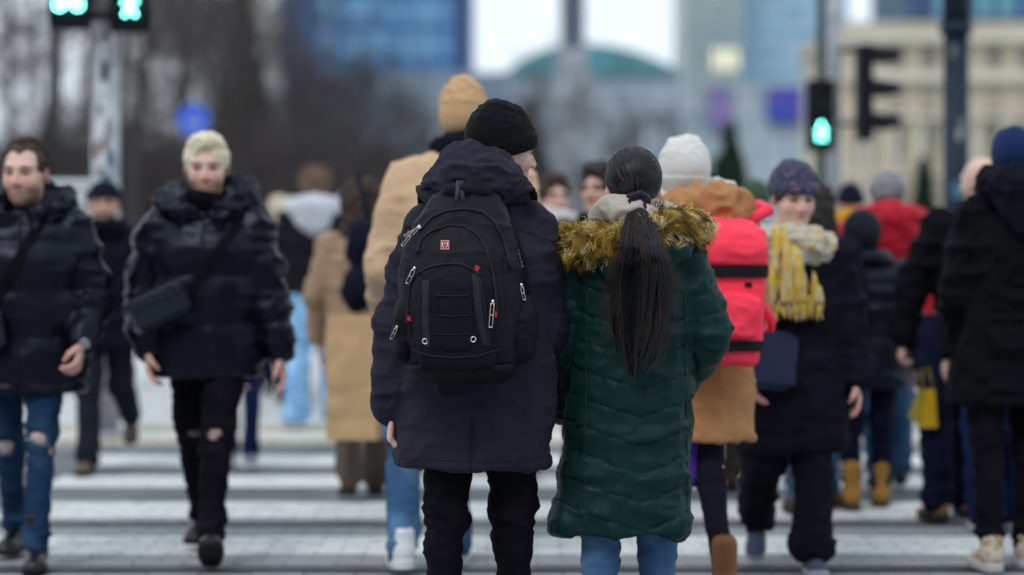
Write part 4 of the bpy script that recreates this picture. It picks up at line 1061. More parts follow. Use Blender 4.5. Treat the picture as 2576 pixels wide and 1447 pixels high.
h = hit(tb, 0.02, 1.36, 1, .008); pul.location = h

# ------------------------------------------------------------------ C: smiling man
C = Person('smiling man in a navy beanie and dark jacket behind the signal post', 263, 13.64, 1.635, 180, legs=((-16, 42, 0, -35), (12, 3, -1, 0)), arms=((-8, 10, 8, 4), (10, 10, 20, 2)), head=(5, 2), skin='warm', beard='brown', hands=(.4, .4), res=.014, hs=1.1)
C.trousers(cloth('dark_trousers', (.012, .015, .024)), 1.12, .012, wr=.012, seed=4); C.shoes('sneaker', mat('taupe_shoe', (.12, .09, .075), .8), RUB)
C.coat(C_navy2, .70, rx=(.2, .2, .205, .185), collar=(.085, .06, .035), wr=.014); C.scarf_ring(C_black2, .075, .04, -.03, 'scarf'); C.beanie(C_navy, 8, .024, .045)

# ------------------------------------------------------------------ D: person hidden behind the blond man
D = Person('person in dark jacket, navy jeans and canvas sneakers half hidden behind the blond man', 606, 13.95, 1.62, 180, legs=((10, 3, -1, 0), (-6, 4, -1, 0)), head=(0, 0), res=.016)
D.trousers(D_navy, .9, wr=.01); D.shoes('hightop', mat('canvas_plaid', (.25, .25, .32), .8, two=((.04, .04, .08), 60, .45, .55)), W_sole, W_sole); D.coat(C_navy2, .8, wr=.012); D.hair(H_brown, 'bob')

# ------------------------------------------------------------------ E: far man with white hood, pale jeans
E = Person('man in a black jacket with white hood and loose pale blue jeans, back turned', 792, 16.3, 1.735, 0, legs=((-7, 4, 3.5, 0), (9, 4, 3.5, 0)), arms=((-3, 9, 20, 4), (3, 9, 25, -6)), res=.016, gz=PZ, w=1.05)
E.trousers(D_light, 1.22, .022, wr=.026, seed=8); E.shoes('sneaker', mat('grey_shoe', (.3, .3, .31), .7), W_sole)
E.coat(cloth('charcoal_jacket', (.010, .010, .014)), .90, rx=(.19, .2, .215, .205), wr=.012); E.hood(cloth('white_hood', (.58, .60, .68)), 1.1); hE = E.hair(H_lbrown, 'short', amp=.01, grow=.016); E.strands(H_lbrown, 700, lambda d: d[:, 2] > -.3, (0, -.1, .2), (.02, .04), .003, .016, 3, parent=hE)

# ------------------------------------------------------------------ F: long-haired woman with bags
F_ = Person('long haired woman in a beige coat and brown trousers, back turned', 912, 12.46, 1.61, 6, legs=((-12, 12, 0, -12), (10, 4, -1, 0)), arms=((6, 16, 25, -4), (0, 10, 10, 0)), res=.014, hs=1.1)
F_.trousers(cloth('brown_trousers', (.10, .08, .065)), 1.2, .01); F_.shoes('sneaker', mat('brown_shoe', (.09, .045, .028), .6), RUB)
F_.coat(C_beige, .62, 'coat', rx=(.215, .205, .21, .19), sleeve=(.08, .07, .055), wr=.011); F_.hair(H_brown, 'long', amp=.016, grow=.016)
# navy quilted tote on her side
Yt = 12.1
pr = U([ell((.02, 0, .20), (.085, .075, .10)), ell((-.01, 0, .03), (.075, .085, .085)), ell((.08, .0, .02), (.06, .075, .085)), ell((.09, 0, .15), (.07, .07, .11))], .03)
V, Q = solid(pr, .01); V = wrinkle(V, Q, .014, (12, 12, 12), 4)
bg_ = mk('tote_bag', V, Q, C_navy, None); bg_.location = at(905, 745, Yt); bg_.scale = (1.05, 1, 1.3)
tag(bg_, 'soft navy tote bag hanging on the long haired woman', 'bag')
MB().tube([(.05, .02, .22), (.02, .08, .36), (-.02, .14, .46), (0.0, .2, .47)], .012, 8).build('handle', C_navy, bg_, True)
# brown paper carrier bag
Yg = 12.0
pb = empty('paper_bag', at(893, 1104, Yg), R(-12)); tag(pb, 'tall creased brown paper carrier bag held by the long haired woman', 'bag')
kw, kh = 132 * Yg / FPX, 312 * Yg / FPX
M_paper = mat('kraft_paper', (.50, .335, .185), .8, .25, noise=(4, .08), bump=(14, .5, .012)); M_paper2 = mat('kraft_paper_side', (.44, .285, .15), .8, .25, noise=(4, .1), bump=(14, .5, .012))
nx, nz = 14, 26; gx, gz = np.meshgrid(np.linspace(-kw / 2, kw / 2, nx), np.linspace(0, kh, nz))
def face(sgn):
    P0 = np.stack([gx.ravel(), np.zeros(gx.size), gz.ravel()], 1)
    cre = .012 * (np.abs(vn(P0, (9, 9, 7), 3) - .5)) * 2 + .006 * vn(P0, (25, 9, 20), 4); fold = .012 * np.exp(-((P0[:, 2] - .11) / .012) ** 2) + .008 * np.exp(-((P0[:, 0]) / .010) ** 2) + .006 * np.exp(-((P0[:, 2] - .24 - .3 * P0[:, 0]) / .012) ** 2)
    P0[:, 1] = sgn * (.062 - .004 * P0[:, 2] / kh) + sgn * (cre - fold); P0[:, 0] += .006 * (vn(P0, (3, 3, 6), 8) - .5); return P0
Fr, Bk = face(-1), face(1)
ii = lambda i, j: j * nx + i
fq = [(ii(i, j), ii(i + 1, j), ii(i + 1, j + 1), ii(i, j + 1)) for j in range(nz - 1) for i in range(nx - 1)]
o = mk('front_panel', Fr, np.array(fq), M_paper, pb, True); mk('back_panel', Bk, np.array([q[::-1] for q in fq]), M_paper, pb, True)
for sx, i in ((-1, 0), (1, nx - 1)):
    L1 = np.array([Fr[ii(i, j)] for j in range(nz)]); L2 = np.array([Bk[ii(i, j)] for j in range(nz)]); mid = (L1 + L2) / 2; mid[:, 0] -= sx * .018
    V = np.concatenate([L1, mid, L2]); f = []
    for a in range(2):
        for j in range(nz - 1): f.append((a * nz + j, a * nz + j + 1, a * nz + nz + j + 1, a * nz + nz + j))
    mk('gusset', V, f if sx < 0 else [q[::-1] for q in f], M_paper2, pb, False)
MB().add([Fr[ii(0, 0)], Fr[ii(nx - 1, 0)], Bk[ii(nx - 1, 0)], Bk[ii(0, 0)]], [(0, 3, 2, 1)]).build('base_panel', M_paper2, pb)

# ------------------------------------------------------------------ G: tall man in the tan coat
G = Person('very tall man in a tan wool coat and tan beanie, back turned', 1158, 9.95, 1.965, 0, legs=((-12, 12, 0, -2), (8, 3, 0, 0)), arms=((6, 15, 48, 2), (6, 12, 30, -4)), headoff=(.015, .03, -.0), head=(-12, 4), legx=-.13, res=.012, w=1.12, hands=(.7, .4))
G.trousers(D_mid, .98, .012, wr=.014, short=-.02); G.shoes('chunky', W_leath, W_sole)
G.coat(C_tan, .78, 'coat', rx=(.215, .205, .225, .215), sleeve=(.085, .072, .062), wr=.010, cx=.02, collar=(.075, .03, .028), extra=U([cone((s_ * .21, -.01, 1.60), (s_ * .05, -.02, 1.67), .07, .06) for s_ in (-1, 1)], .05)); G.scarf_ring(C_navy2, .068, .036, .06, 'roll_neck', 3, wr=.006)
G.beanie(knit('tan_knit', (.53, .345, .19)), 6, -.024, 0, .014, tall=.066, slouch=.0, wr=.010, seed=9)

# ------------------------------------------------------------------ H: white beanie woman with neon pink backpack
Hh = Person('woman in a white beanie and camel coat wearing a neon pink backpack', 1762, 8.9, 1.70, 14, legs=((0, 2, 0, 0), (-12, 14, -1, -8)), arms=((10, 10, 55, -10), (10, 10, 60, -10)), headoff=(-.055, .02, 0), head=(8, 2), res=.012, w=.96, legx=-.07)
Hh.trousers(cloth('black_leggings', (.008, .008, .016)), .8, wr=.006); Hh.shoes('boot', mat('cognac_boot', (.20, .075, .028), .6), RUB)
Hh.coat(C_camel, .62, 'coat', rx=(.215, .2, .205, .185), ry=(.19, .15, .15, .12), sleeve=(.08, .072, .06), wr=.012, p=2.2)
Hh.hood(C_camel, 1.08, wr=.021, drop=.015); Hh.scarf_ring(knit('white_scarf', (.62, .60, .58)), .085, .035, .065, 'scarf', 2)
Hh.beanie(knit('white_knit', (.66, .665, .64)), 4, -.045, .055, .014, tall=.03, wr=.008)
sk = [(.46, -.07, 0, .075, .09), (.62, -.06, 0, .10, .10), (.8, -.02, 0, .14, .12)]
V, Q = solid(U([loft(sk)], .01), .014); Hh.add('dress', (wrinkle(V, Q, .02, (12, 12, 4), 5), Q), cloth('purple_dress', (.09, .025, .30)))
NEON = mat('neon_pink', (1.0, .045, .09), .6, .25, noise=(7, .06), bump=(28, .4, .008), emit=(1, .04, .09), es=.0)
NEON2 = mat('neon_pink_trim', (.95, .03, .085), .6, .35)
WEB = mat('black_webbing', (.006, .006, .008), .75, .2, bump=(300, .4, .002))
bp = empty('backpack', (Hh.X, Hh.Y, -.035), Hh.yaw); bp.rotation_euler = (0, R(4), Hh.yaw); tag(bp, 'neon pink backpack with black straps on the woman in the white beanie', 'backpack')
bc = -.10
V, Q = solid([(loft([(.945, bc, -.245, .135, .07), (.96, bc, -.25, .15, .095), (1.10, bc, -.255, .155, .105), (1.30, bc, -.25, .15, .10), (1.385, bc, -.24, .135, .085), (1.405, bc, -.235, .12, .06)], 4.5), .01, 'u')], .009)
V = wrinkle(V, Q, .005, (9, 9, 12), 7); bo = mk('main_bag', V, Q, NEON, bp)
V, Q = solid([(loft([(1.045, bc, -.345, .10, .03), (1.06, bc, -.352, .115, .04), (1.15, bc, -.36, .115, .042), (1.19, bc, -.355, .11, .03), (1.2, bc, -.35, .10, .02)], 3.6), .01, 'u')], .008)
mk('front_pocket', wrinkle(V, Q, .01, (12, 12, 14), 3), Q, NEON, bp)
V, Q = solid([(loft([(1.30, bc, -.27, .15, .10), (1.36, bc, -.265, .155, .115), (1.42, bc, -.25, .15, .10), (1.455, bc, -.225, .12, .07), (1.465, bc, -.21, .10, .04)], 3.), .01, 'u')], .009)
mk('lid', wrinkle(V, Q, .006, (10, 10, 14), 12), Q, NEON, bp)
for z0, z1 in ((1.255, 1.298), (.992, 1.03)):
    ang = np.linspace(-.35, math.pi + .35, 30); v = []
    for z in (z0, z1):
        for a in ang:
            cx_, sx_ = math.cos(a), math.sin(a); q = (abs(cx_) ** 4.5 + abs(sx_) ** 4.5) ** (-1 / 4.5); off = .004
            v.append((bc + (.155 + .006) * q * cx_, -.253 - (.105 + .006 + off) * q * sx_, z + .012 * cx_))
    n = len(ang); mk('compression_strap', v, [(i, i + 1, n + i + 1, n + i) for i in range(n - 1)], WEB, bp, True)
MB().tube([(bc - .05, -.2, 1.45), (bc - .03, -.2, 1.50), (bc + .03, -.2, 1.50), (bc + .05, -.2, 1.45)], .011, 8).build('grab_loop', NEON2, bp, True)
for sx in (-1, 1): MB().tube([(bc + sx * .07, -.17, 1.44), (sx * .12, -.11, 1.51), (sx * .125, .0, 1.53), (sx * .13, .10, 1.42), (sx * .15, .13, 1.25), (sx * .19, .02, 1.08), (bc + sx * .14, -.2, 1.04)], [.022, .024, .024, .022, .02, .014, .012], 8).build('shoulder_strap', NEON2, bp, True)
MB().tube([(bc + .15, -.2, 1.17), (bc + .19, -.22, 1.15), (bc + .22, -.22, 1.11), (bc + .225, -.21, 1.07)], [.016, .02, .018, .012], 8).build('side_tab', NEON2, bp, True)
MB().box((bc + .06, -.362, 1.225), (bc + .085, -.354, 1.243)).build('buckle', M_blk, bp)

# ------------------------------------------------------------------ I: woman with the yellow scarf
I = Person('woman in speckled beanie, yellow and cream scarf and long black coat facing the camera', 1995, 9.8, 1.60, 178, legs=((10, 5, -1, 0), (2, 42, 6, -34)), arms=((-4, 13, 6, 6), (0, 12, 30, -10)), head=(16, 10), skin='pink', hands=(.4, .4), res=.012, w=1.02, hs=1.05, headoff=(0, .02, .025))
I.trousers(cloth('black_wide', (.006, .006, .011)), 1.3, .018, wr=.018, short=.03); 
I.shoes('sneaker', mat('slate_mesh', (.055, .07, .12), .8, noise=(30, .2)), mat('pale_sole', (.34, .34, .38), .7), mat('cyan_lace', (.06, .28, .42), .6))
I.coat(C_black, .50, 'coat', rx=(.24, .22, .215, .19), ry=(.19, .165, .155, .12), sleeve=(.082, .076, .064), wr=.018)
I.beanie(knit('speckled_knit', (.05, .06, .14), mottle=(120, ((.03, .042, .085), (.05, .06, .12), (.022, .03, .065), (.06, .045, .10), (.05, .085, .12), (.20, .11, .15), (.035, .045, .09), (.028, .038, .08)))), 3, .028, .045, .016, tall=.02, wr=.006)
I.hair(H_dark, 'short', grow=.004)
SC = mat('scarf_wool', (.50, .47, .40), .95, .1, sheen=.4, bump=(60, .9, .012), two=((.50, .36, .10), 30, .50, .66))
I.scarf_ring(SC, .112, .05, -.05, 'scarf', 2, wr=.016)
def streaks(name, cols, scl):
    m = mat(name, cols[0], .95, .08, bump=(90, .7, .006)); n = m.node_tree.nodes; l = m.node_tree.links
    tc = n.new('ShaderNodeTexCoord'); mp = n.new('ShaderNodeMapping'); mp.inputs['Scale'].default_value = scl; nz = n.new('ShaderNodeTexNoise'); nz.inputs['Scale'].default_value = 1; nz.inputs['Detail'].default_value = 3
    rp = n.new('ShaderNodeValToRGB'); el = rp.color_ramp.elements
    while len(el) < len(cols): el.new(.5)
    for i, c in enumerate(cols): el[i].position = .3 + .4 * i / (len(cols) - 1); el[i].color = (*c, 1)
    l.new(tc.outputs['Object'], mp.inputs[0]); l.new(mp.outputs[0], nz.inputs['Vector']); l.new(nz.outputs['Fac'], rp.inputs[0]); l.new(rp.outputs[0], n['Principled BSDF'].inputs['Base Color']); return m
SCY = streaks('scarf_streaked', ((.24, .21, .18), (.50, .45, .36), (.56, .39, .06), (.58, .38, .03), (.55, .48, .33), (.34, .31, .27)), (42, 42, 5))
pl = lambda X, Y, Z: .009 * np.sin((X - .03) * 95 / (.55 + 1.4 * (1.40 - Z))) + .004 * np.sin(X * 210 + Z * 13)
V, Q = solid([(loft([(1.10, .005, .20, .108, .028), (1.17, .02, .205, .095, .032), (1.28, .045, .20, .062, .038), (1.36, .06, .18, .036, .04), (1.40, .065, .15, .03, .03)], 2.6, pl), .01, 'u')], .008)
sce = I.add('scarf_end', (wrinkle(V, Q, .01, (16, 16, 6), 9), Q), SCY)
rs = random.Random(8); P_ = []
for j in range(70):
    x0 = .005 + rs.uniform(-.105, .105); y0 = .20 + rs.uniform(-.015, .02); L = rs.uniform(.05, .085)
    P_.append([(x0 + .006 * math.sin(t * 5 + j), y0 + .008 * t, 1.11 - L * t) for t in np.linspace(0, 1, 5)])
mk('scarf_fringe', *tubes(np.array(P_), np.tile(np.array([.006, .006, .005, .004, .0015]), (70, 1)), 5), SCY, sce)
bag = MB().box((-.11, -.05, -.12), (.11, .05, .12), .03).tube([(-.09, 0, .11), (-.05, .0, .3), (.05, .02, .42)], .01, 6).build('shoulder_bag', nylon('bag_navy', (.018, .024, .05), .45)); bag.location = (X_(1930, 9.62), 9.62, Z_(905, 9.62)); bag.rotation_euler = (0, R(6), R(30))
tag(bag, 'dark navy bag at the hip of the woman in the yellow scarf', 'bag')

# ------------------------------------------------------------------ J..R: right-hand crowd
Jj = Person('dark haired person in long navy coat and brown boots beside the speckled beanie', 2052, 11.8, 1.60, 0, legs=((-6, 6, 2, 0), (10, 3, 0, 0)), arms=((0, 10, 10, 2), (0, 10, 10, 2)), legx=-.01, headoff=(.0, 0, 0), res=.016, w=.92)
Jj.trousers(D_mid, 1.05, .008); Jj.shoes('boot', BRNB, RUB); Jj.coat(C_navy, .62, 'coat', rx=(.21, .2, .205, .18)); Jj.hair(H_dark, 'long')
Ch = Person('short person in a dark beanie and ribbed slate puffer jacket with tan boots', 2184, 11.95, 1.43, 0, legs=((-5, 4, 3, 0), (6, 3, 0, 0)), arms=((2, 13, 10, 6), (2, 13, 10, 6)), headoff=(-.03, 0, -.01), res=.014, w=1.12)
Ch.trousers(D_dark, 1.05); Ch.shoes('boot', TANB, mat('dark_sole', (.05, .035, .025), .8)); Ch.coat(C_slate, .60, rx=(.2, .205, .21, .2), puff=(.085, .012), sleeve=(.085, .075, .062), wr=.012, collar=(.075, .05, .04))
Ch.beanie(knit('charcoal_knit', (.014, .017, .026)), 0, -.075, .05, .02, tall=.012)
Rj = Person('grey haired person in a bright red hooded jacket and blue jeans, back turned', 2232, 12.7, 1.66, 0, legs=((-8, 8, 0, 0), (8, 4, 0, 0)), arms=((2, 12, 8, 6), (2, 12, 8, 6)), res=.014, w=1.3)
Rj.trousers(D_mid, 1.1); Rj.shoes('sneaker', L_blk, W_sole); Rj.coat(nylon('red_shell', (.42, .008, .022), .6), .74, rx=(.215, .215, .22, .2), sleeve=(.09, .078, .062), wr=.016); Rj.hood(MATS['red_shell'], 1.25, wr=.014); Rj.hair(H_grey, 'short', amp=.014)
Yj = Person('person in a navy beanie and orange yellow jacket far back in the crowd', 2140, 15.6, 1.62, 0, legs=((-6, 6, 0, 0), (6, 4, 0, 0)), res=.018, gz=PZ)
Yj.trousers(D_dark); Yj.shoes('sneaker', L_blk, RUB); Yj.coat(cloth('marigold', (.55, .25, .02)), .8); Yj.hood(MATS['marigold'], 1.0); Yj.beanie(C_navy, 6, -.01, .045)
Bm = Person('bald man in a dark jacket and navy jeans carrying a yellow bag, back turned', 2462, 11.5, 1.725, 6, legs=((-4, 4, 2, -2), (8, 4, 0, 0)), arms=((4, 25, 8, 8), (4, 12, 10, 2)), headoff=(.02, .02, 0), head=(35, 4), hands=(.7, .4), legx=-.12, res=.014, w=1.06)
Bm.trousers(D_dark, 1.25, .012); Bm.shoes('chunky', mat('tan_shoe', (.24, .12, .04), .7), RUB); Bm.coat(C_black2, .80, rx=(.21, .21, .225, .205), sleeve=(.092, .08, .066), wr=.018, collar=(.075, .07, .03))
yb = empty('carrier_bag', at(2330, 1075, 11.35), R(14)); tag(yb, 'yellow paper carrier bag held by the bald man', 'bag')
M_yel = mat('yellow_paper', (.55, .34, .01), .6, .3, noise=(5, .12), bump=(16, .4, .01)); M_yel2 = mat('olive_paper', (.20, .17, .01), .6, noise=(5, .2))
kw, kh = .085, .18
MB().add([(-kw / 2, -.035, 0), (kw / 2, -.035, 0), (kw * .36, -.03, kh), (-kw * .2, -.03, kh), (-kw / 2 - .03, .05, .05), (-kw * .26, .03, kh), (kw / 2, .05, 0), (kw * .36, .03, kh)], [(0, 1, 2, 3), (1, 6, 7, 2), (6, 4, 5, 7), (0, 4, 6, 1)]).build('bag_body', M_yel, yb)
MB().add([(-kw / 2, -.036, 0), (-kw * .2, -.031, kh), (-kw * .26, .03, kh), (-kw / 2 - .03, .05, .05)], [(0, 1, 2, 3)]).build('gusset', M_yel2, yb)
MB().tube([(-.02, 0, kh - .01), (-.012, .02, kh + .09), (.02, .02, kh + .1), (.04, 0, kh - .01)], .005, 6).build('handle', M_yel2, yb, True)
K = Person('big man in a navy blue beanie and long black coat filling the right edge', 2592, 9.9, 1.79, 0, legs=((-6, 4, 1, 0), (4, 3, 0, 0)), arms=((8, 13, 28, -6), (2, 12, 10, 2)), headoff=(-.05, .04, .0), head=(-20, 6), hands=(.6, .4), legx=-.09, res=.012, w=1.1)
K.trousers(C_blkjean, 1.0, wr=.014); K.shoes('chunky', mat('beige_runner', (.46, .40, .33), .7, two=((.30, .19, .04), 26, .52, .58)), mat('worn_sole', (.42, .42, .42), .7), mat('red_lace', (.4, .06, .05), .6))
K.coat(C_black2, .68, 'coat', hemcx=-.07, cx=-.02, rx=(.24, .22, .235, .215), ry=(.18, .18, .18, .14), sleeve=(.098, .088, .07), wr=.02); K.hood(C_black, 1.38, wr=.016, drop=.03); K.beanie(knit('royal_navy_knit', (.010, .026, .09), wave=(90, .3, 'X')), 8, -.05, .05, .014, tall=.012)
Lk = Person('person in wide navy jeans and black shoes hidden behind the big man', 2512, 11.1, 1.66, 0, legs=((-6, 4, 0, 0), (8, 3, 0, 0)), res=.018)
Lk.trousers(D_navy, 1.5, .02); Lk.shoes('sneaker', L_blk, W_sole); Lk.coat(C_navy2, .8); Lk.hair(H_dark, 'short')
N1 = Person('brown haired man with a white collar seen between the couple', 1392, 13.0, 1.675, 180, head=(20, 0), skin='pink', res=.016)
N1.trousers(D_dark); N1.shoes('sneaker', L_blk, RUB); N1.coat(cloth('pale_jacket', (.42, .43, .45)), .75); N1.scarf_ring(knit('white_scarf', (.6, .6, .6)), .08, .04, .01); N1.hair(H_brown, 'quiff')
N2 = Person('black haired man in a black coat facing the camera behind the green coat woman', 1508, 11.5, 1.70, 180, head=(-30, 0), skin='warm', res=.016)
N2.trousers(C_blkjean); N2.shoes('sneaker', L_blk, RUB); N2.coat(C_black2, .6, 'coat', collar=(.08, .04, .032)); N2.hair(H_dark, 'quiff')
N3 = Person('person in a green beanie behind the woman with the yellow scarf', 1897, 14.0, 1.66, 180, head=(-10, 0), res=.018)
N3.trousers(D_dark); N3.shoes('sneaker', L_blk, RUB); N3.coat(C_black, .6, 'coat'); N3.beanie(knit('green_knit', (.045, .085, .055)), 4, .0, .05, .018)
N4 = Person('person in a pale grey hat and dark coat just left of the yellow scarf', 1868, 12.6, 1.53, 0, legs=((-24, 38, 0, -30), (12, 4, 0, 0)), legx=-.12, res=.018)
N4.trousers(cloth('umber_trousers', (.05, .04, .035))); N4.shoes('sneaker', BRNB, RUB); N4.coat(C_black, .6, 'coat'); N4.beanie(knit('pale_grey_knit', (.50, .52, .53)), 4, -.05, .05, .016)
for i, (px, Y, hh, c, m, lab) in enumerate(((702, 19, 1.58, C_beige, knit('cream_hat_knit', (.52, .47, .36)), 'far person in a cream hat left of the white hood'), (738, 18.2, 1.55, cloth('teal_coat', (.03, .10, .13)), knit('ivory_hat_knit', (.62, .62, .52)), 'far person in an ivory hat and teal coat beside the white hood'), (872, 20, 1.62, C_navy, knit('rose_knit', (.42, .38, .40)), 'far person in a pale rose hat between white hood and long hair'))):
    q = Person(lab, px, Y, hh, 0, res=.022, gz=PZ); q.trousers(D_dark); q.shoes('sneaker', L_blk, RUB); q.coat(c, .75); q.beanie(m, 4, -.02, .05, .018)
# ------------------------------------------------------------------ the couple in focus
P1 = Person('man in indigo parka and black beanie turning his head to his right', 1205, 7.56, 1.775, 0, legs=((-3, 3, 2.5, 0), (4, 3, 2.5, 0)), arms=((0, 17, 2, 4), (6, 6, 50, 2)), head=(-68, 9), headoff=(.074, .05, -.004), skin='fair', hands=(.75, .4), res=.008, w=1.0, hs=.98, sh=(.02, .033))
P1.trousers(C_blkjean, .98, wr=.012, seed=14)
P1.shoes('boot', L_blk, RUB)
W0, E0 = P1.J['W0'], P1.J['E0']
slv = U([ell(E0 + np.array([-.012, 0, -.06]), (.066, .07, .06)), ell(W0 + np.array([-.005, 0, .09]), (.056, .06, .05))], .03)
vent = lambda X, Y, Z: -.010 * np.exp(-((X + .02) / .007) ** 2) * (Z < .83) * (Y < 0) + .004 * np.sin(X * 23 + 1.2 + 2 * (Z - .7)) * (Z < 1.0) * (Y < 0)
pk = P1.coat(C_parka, .662, 'parka', rx=(.242, .232, .236, .205), cuff=.03, ry=(.165, .155, .16, .13), sleeve=(.083, .072, .057), wr=.014, seed=21, hemcx=-.017, extra=slv, res=.0075, tmod=vent, p=2.5, smod=lambda L: (lambda t, X, Y, Z: .0032 * np.sin(t * 30 + 14 * (Y - X) + 1.5) * (.25 + .75 * np.abs(t - (0 if L < .28 else 1)) ** 0 * np.exp(-((t - (.12 if L < .28 else .9)) / .3) ** 2))))
tpk = surf(pk)
def seam(P, t, pts, r, m, name='seam', d=-1, lift=.0005, n=24):
    pts = np.array(pts, float); s_ = np.linspace(0, len(pts) - 1, n); q = []
    for x, z in zip(np.interp(s_, range(len(pts)), pts[:, 0]), np.interp(s_, range(len(pts)), pts[:, 1])):
        h = hit(t, x, z, d, lift)
        if h is not None: q.append(h)
    if len(q) > 2: return MB().tube(q, r, 6).build(name, m, P.o if isinstance(P, Person) else P, True)
M_seam = mat('parka_seam', (.010, .009, .022), .8)
seam(P1, tpk, [(-.24, .695), (-.1, .692), (.05, .69), (.19, .695)], .0022, M_seam, 'hem_stitch')
seam(P1, tpk, [(.09, 1.405), (.17, 1.385), (.24, 1.36)], .002, M_seam, 'yoke_seam')
seam(P1, tpk, [(-.022, .82), (-.02, .74), (-.02, .672)], .003, M_seam, 'back_vent')
# heavy hood bunched behind the neck
n = P1.J['neck']
pts = [np.array(q) for q in ((-.09, .10, 1.50), (-.135, .02, 1.525), (-.13, -.08, 1.54), (-.07, -.15, 1.56), (.01, -.165, 1.565), (.075, -.13, 1.55), (.115, -.05, 1.53), (.125, .04, 1.515), (.09, .11, 1.49))]
pr = U(path(pts, [.035, .045, .052, .062, .066, .06, .05, .042, .032]), .03)
pr += U([ell((-.035, -.09, 1.615), (.085, .075, .06)), ell((.03, -.085, 1.60), (.085, .07, .055)), ell((-.01, -.15, 1.53), (.12, .05, .05)), ell((-.085, -.06, 1.57), (.055, .07, .06))], .035)
pr += U(path([np.array(q) for q in ((-.125, -.10, 1.575), (-.04, -.165, 1.60), (.05, -.15, 1.585), (.12, -.07, 1.55))], [.016, .022, .02, .014]), .02)
pr += U(path([np.array(q) for q in ((-.10, -.06, 1.63), (-.02, -.12, 1.655), (.06, -.09, 1.63), (.12, -.02, 1.58))], [.014, .02, .02, .014]), .02)
V, Q = solid(pr, .0075); V = wrinkle(V, Q, .012, (9, 12, 20), 31, .6); V[:, 0] *= .92; V[:, 2] = 1.50 + (V[:, 2] - 1.50) * .95
hd = P1.add('hood', (V, Q), C_parka)
P1.beanie(knit('black_rib_knit', (.0055, .0058, .0085), noise=(30, .2)), 25, -.016, .055, .016, tall=.03, wr=.007, res=.005)
cf = [c for c in P1.o.children if c.name.startswith('beanie')][0].children[0]
V = np.array([v.co for v in cf.data.vertices]); a = np.arctan2(V[:, 1] + .012, V[:, 0]); rr_ = 1 + .012 * np.sin(a * 85); V[:, 0] *= rr_; V[:, 1] = (V[:, 1] + .012) * rr_ - .012
cf.data.vertices.foreach_set('co', V.astype(np.float32).ravel())
MB().disc((0, 0, 0), .0115, .007, axis='z', n=16, ri=.009).build('ring', M_blk, P1.o).matrix_basis = Matrix.Translation(Vector(W0 + P1.J['d0'] * .125))

# ------------------------------------------------------------------ his backpack
BP = empty('backpack', (P1.X, P1.Y, 0)); tag(BP, 'black backpack with silver zip pulls and small red badge on the indigo parka', 'backpack')
PACK = mat('pack_fabric', (.0045, .0062, .0105), .62, .16, bump=(420, .5, .0015), noise=(9, .15)); PACK2 = mat('pack_panel', (.012, .015, .023), .55, .2, bump=(300, .4, .0012)); PACK3 = mat('pack_ripstop', (.0036, .0045, .0085), .7, .14, bump=(200, .4, .002))
SILV = mat('zip_silver', (.62, .62, .60), .3, .5, metal=.85); REDT = mat('red_tag', (.55, .01, .025), .5); ZIPM = mat('zip_tape', (.006, .007, .009), .7)
def L1(px, py, y=-.40): return P1.L(px, py, y)
main = [(.94, -.045, -.245, .095, .05), (.957, -.045, -.25, .128, .085), (1.01, -.047, -.258, .165, .118), (1.2, -.05, -.262, .188, .122), (1.33, -.052, -.25, .172, .112), (1.43, -.045, -.232, .138, .092), (1.49, -.04, -.212, .108, .066), (1.515, -.038, -.2, .085, .045)]
pk_ = [(loft(main, 3.0), .01, 'u')]
V, Q = solid(pk_, .0065); V = wrinkle(V, Q, .007, (11, 11, 14), 41); mbag = mk('main_bag', V, Q, PACK, BP)
def arch(keys, name, m, seed, amp=.004, extra=(), p=3.2):
    V, Q = solid([(loft(keys, p), .01, 'u')] + list(extra), .0055); V = wrinkle(V, Q, amp, (14, 14, 16), seed); return mk(name, V, Q, m, BP)
up = arch([(1.00, -.055, -.335, .12, .04), (1.05, -.055, -.345, .135, .045), (1.2, -.055, -.35, .138, .045), (1.30, -.05, -.342, .128, .042), (1.37, -.048, -.328, .098, .036), (1.405, -.046, -.318, .06, .028), (1.415, -.046, -.312, .03, .02)], 'upper_pocket', PACK, 42)
lp = arch([(.985, -.058, -.372, .10, .028), (1.0, -.058, -.378, .115, .034), (1.12, -.058, -.384, .122, .036), (1.22, -.055, -.382, .115, .035), (1.27, -.05, -.375, .095, .030), (1.298, -.048, -.366, .06, .022), (1.305, -.048, -.362, .035, .016)], 'front_pocket', PACK3, 43)
pad = arch([(1.035, -.063, -.408, .040, .012), (1.06, -.063, -.411, .052, .014), (1.16, -.06, -.413, .052, .014), (1.25, -.058, -.407, .05, .013), (1.262, -.058, -.403, .045, .01)], 'padded_panel', PACK3, 44, .002)
base = arch([(.938, -.045, -.25, .11, .07), (.955, -.045, -.26, .14, .105), (.985, -.046, -.27, .16, .126), (1.0, -.046, -.27, .163, .124)], 'base', mat('pack_base', (.003, .0034, .0055), .6, .14, bump=(300, .3, .001)), 45)
side = arch([(1.0, .115, -.25, .035, .05), (1.03, .122, -.255, .048, .075), (1.13, .128, -.258, .05, .08), (1.19, .125, -.25, .035, .06), (1.2, .122, -.25, .025, .05)], 'side_pocket', PACK3, 46, .006)
side2 = arch([(1.0, -.215, -.25, .025, .05), (1.03, -.222, -.255, .03, .075), (1.13, -.225, -.258, .03, .08), (1.19, -.215, -.25, .02, .06)], 'side_pocket', PACK3, 47, .006)
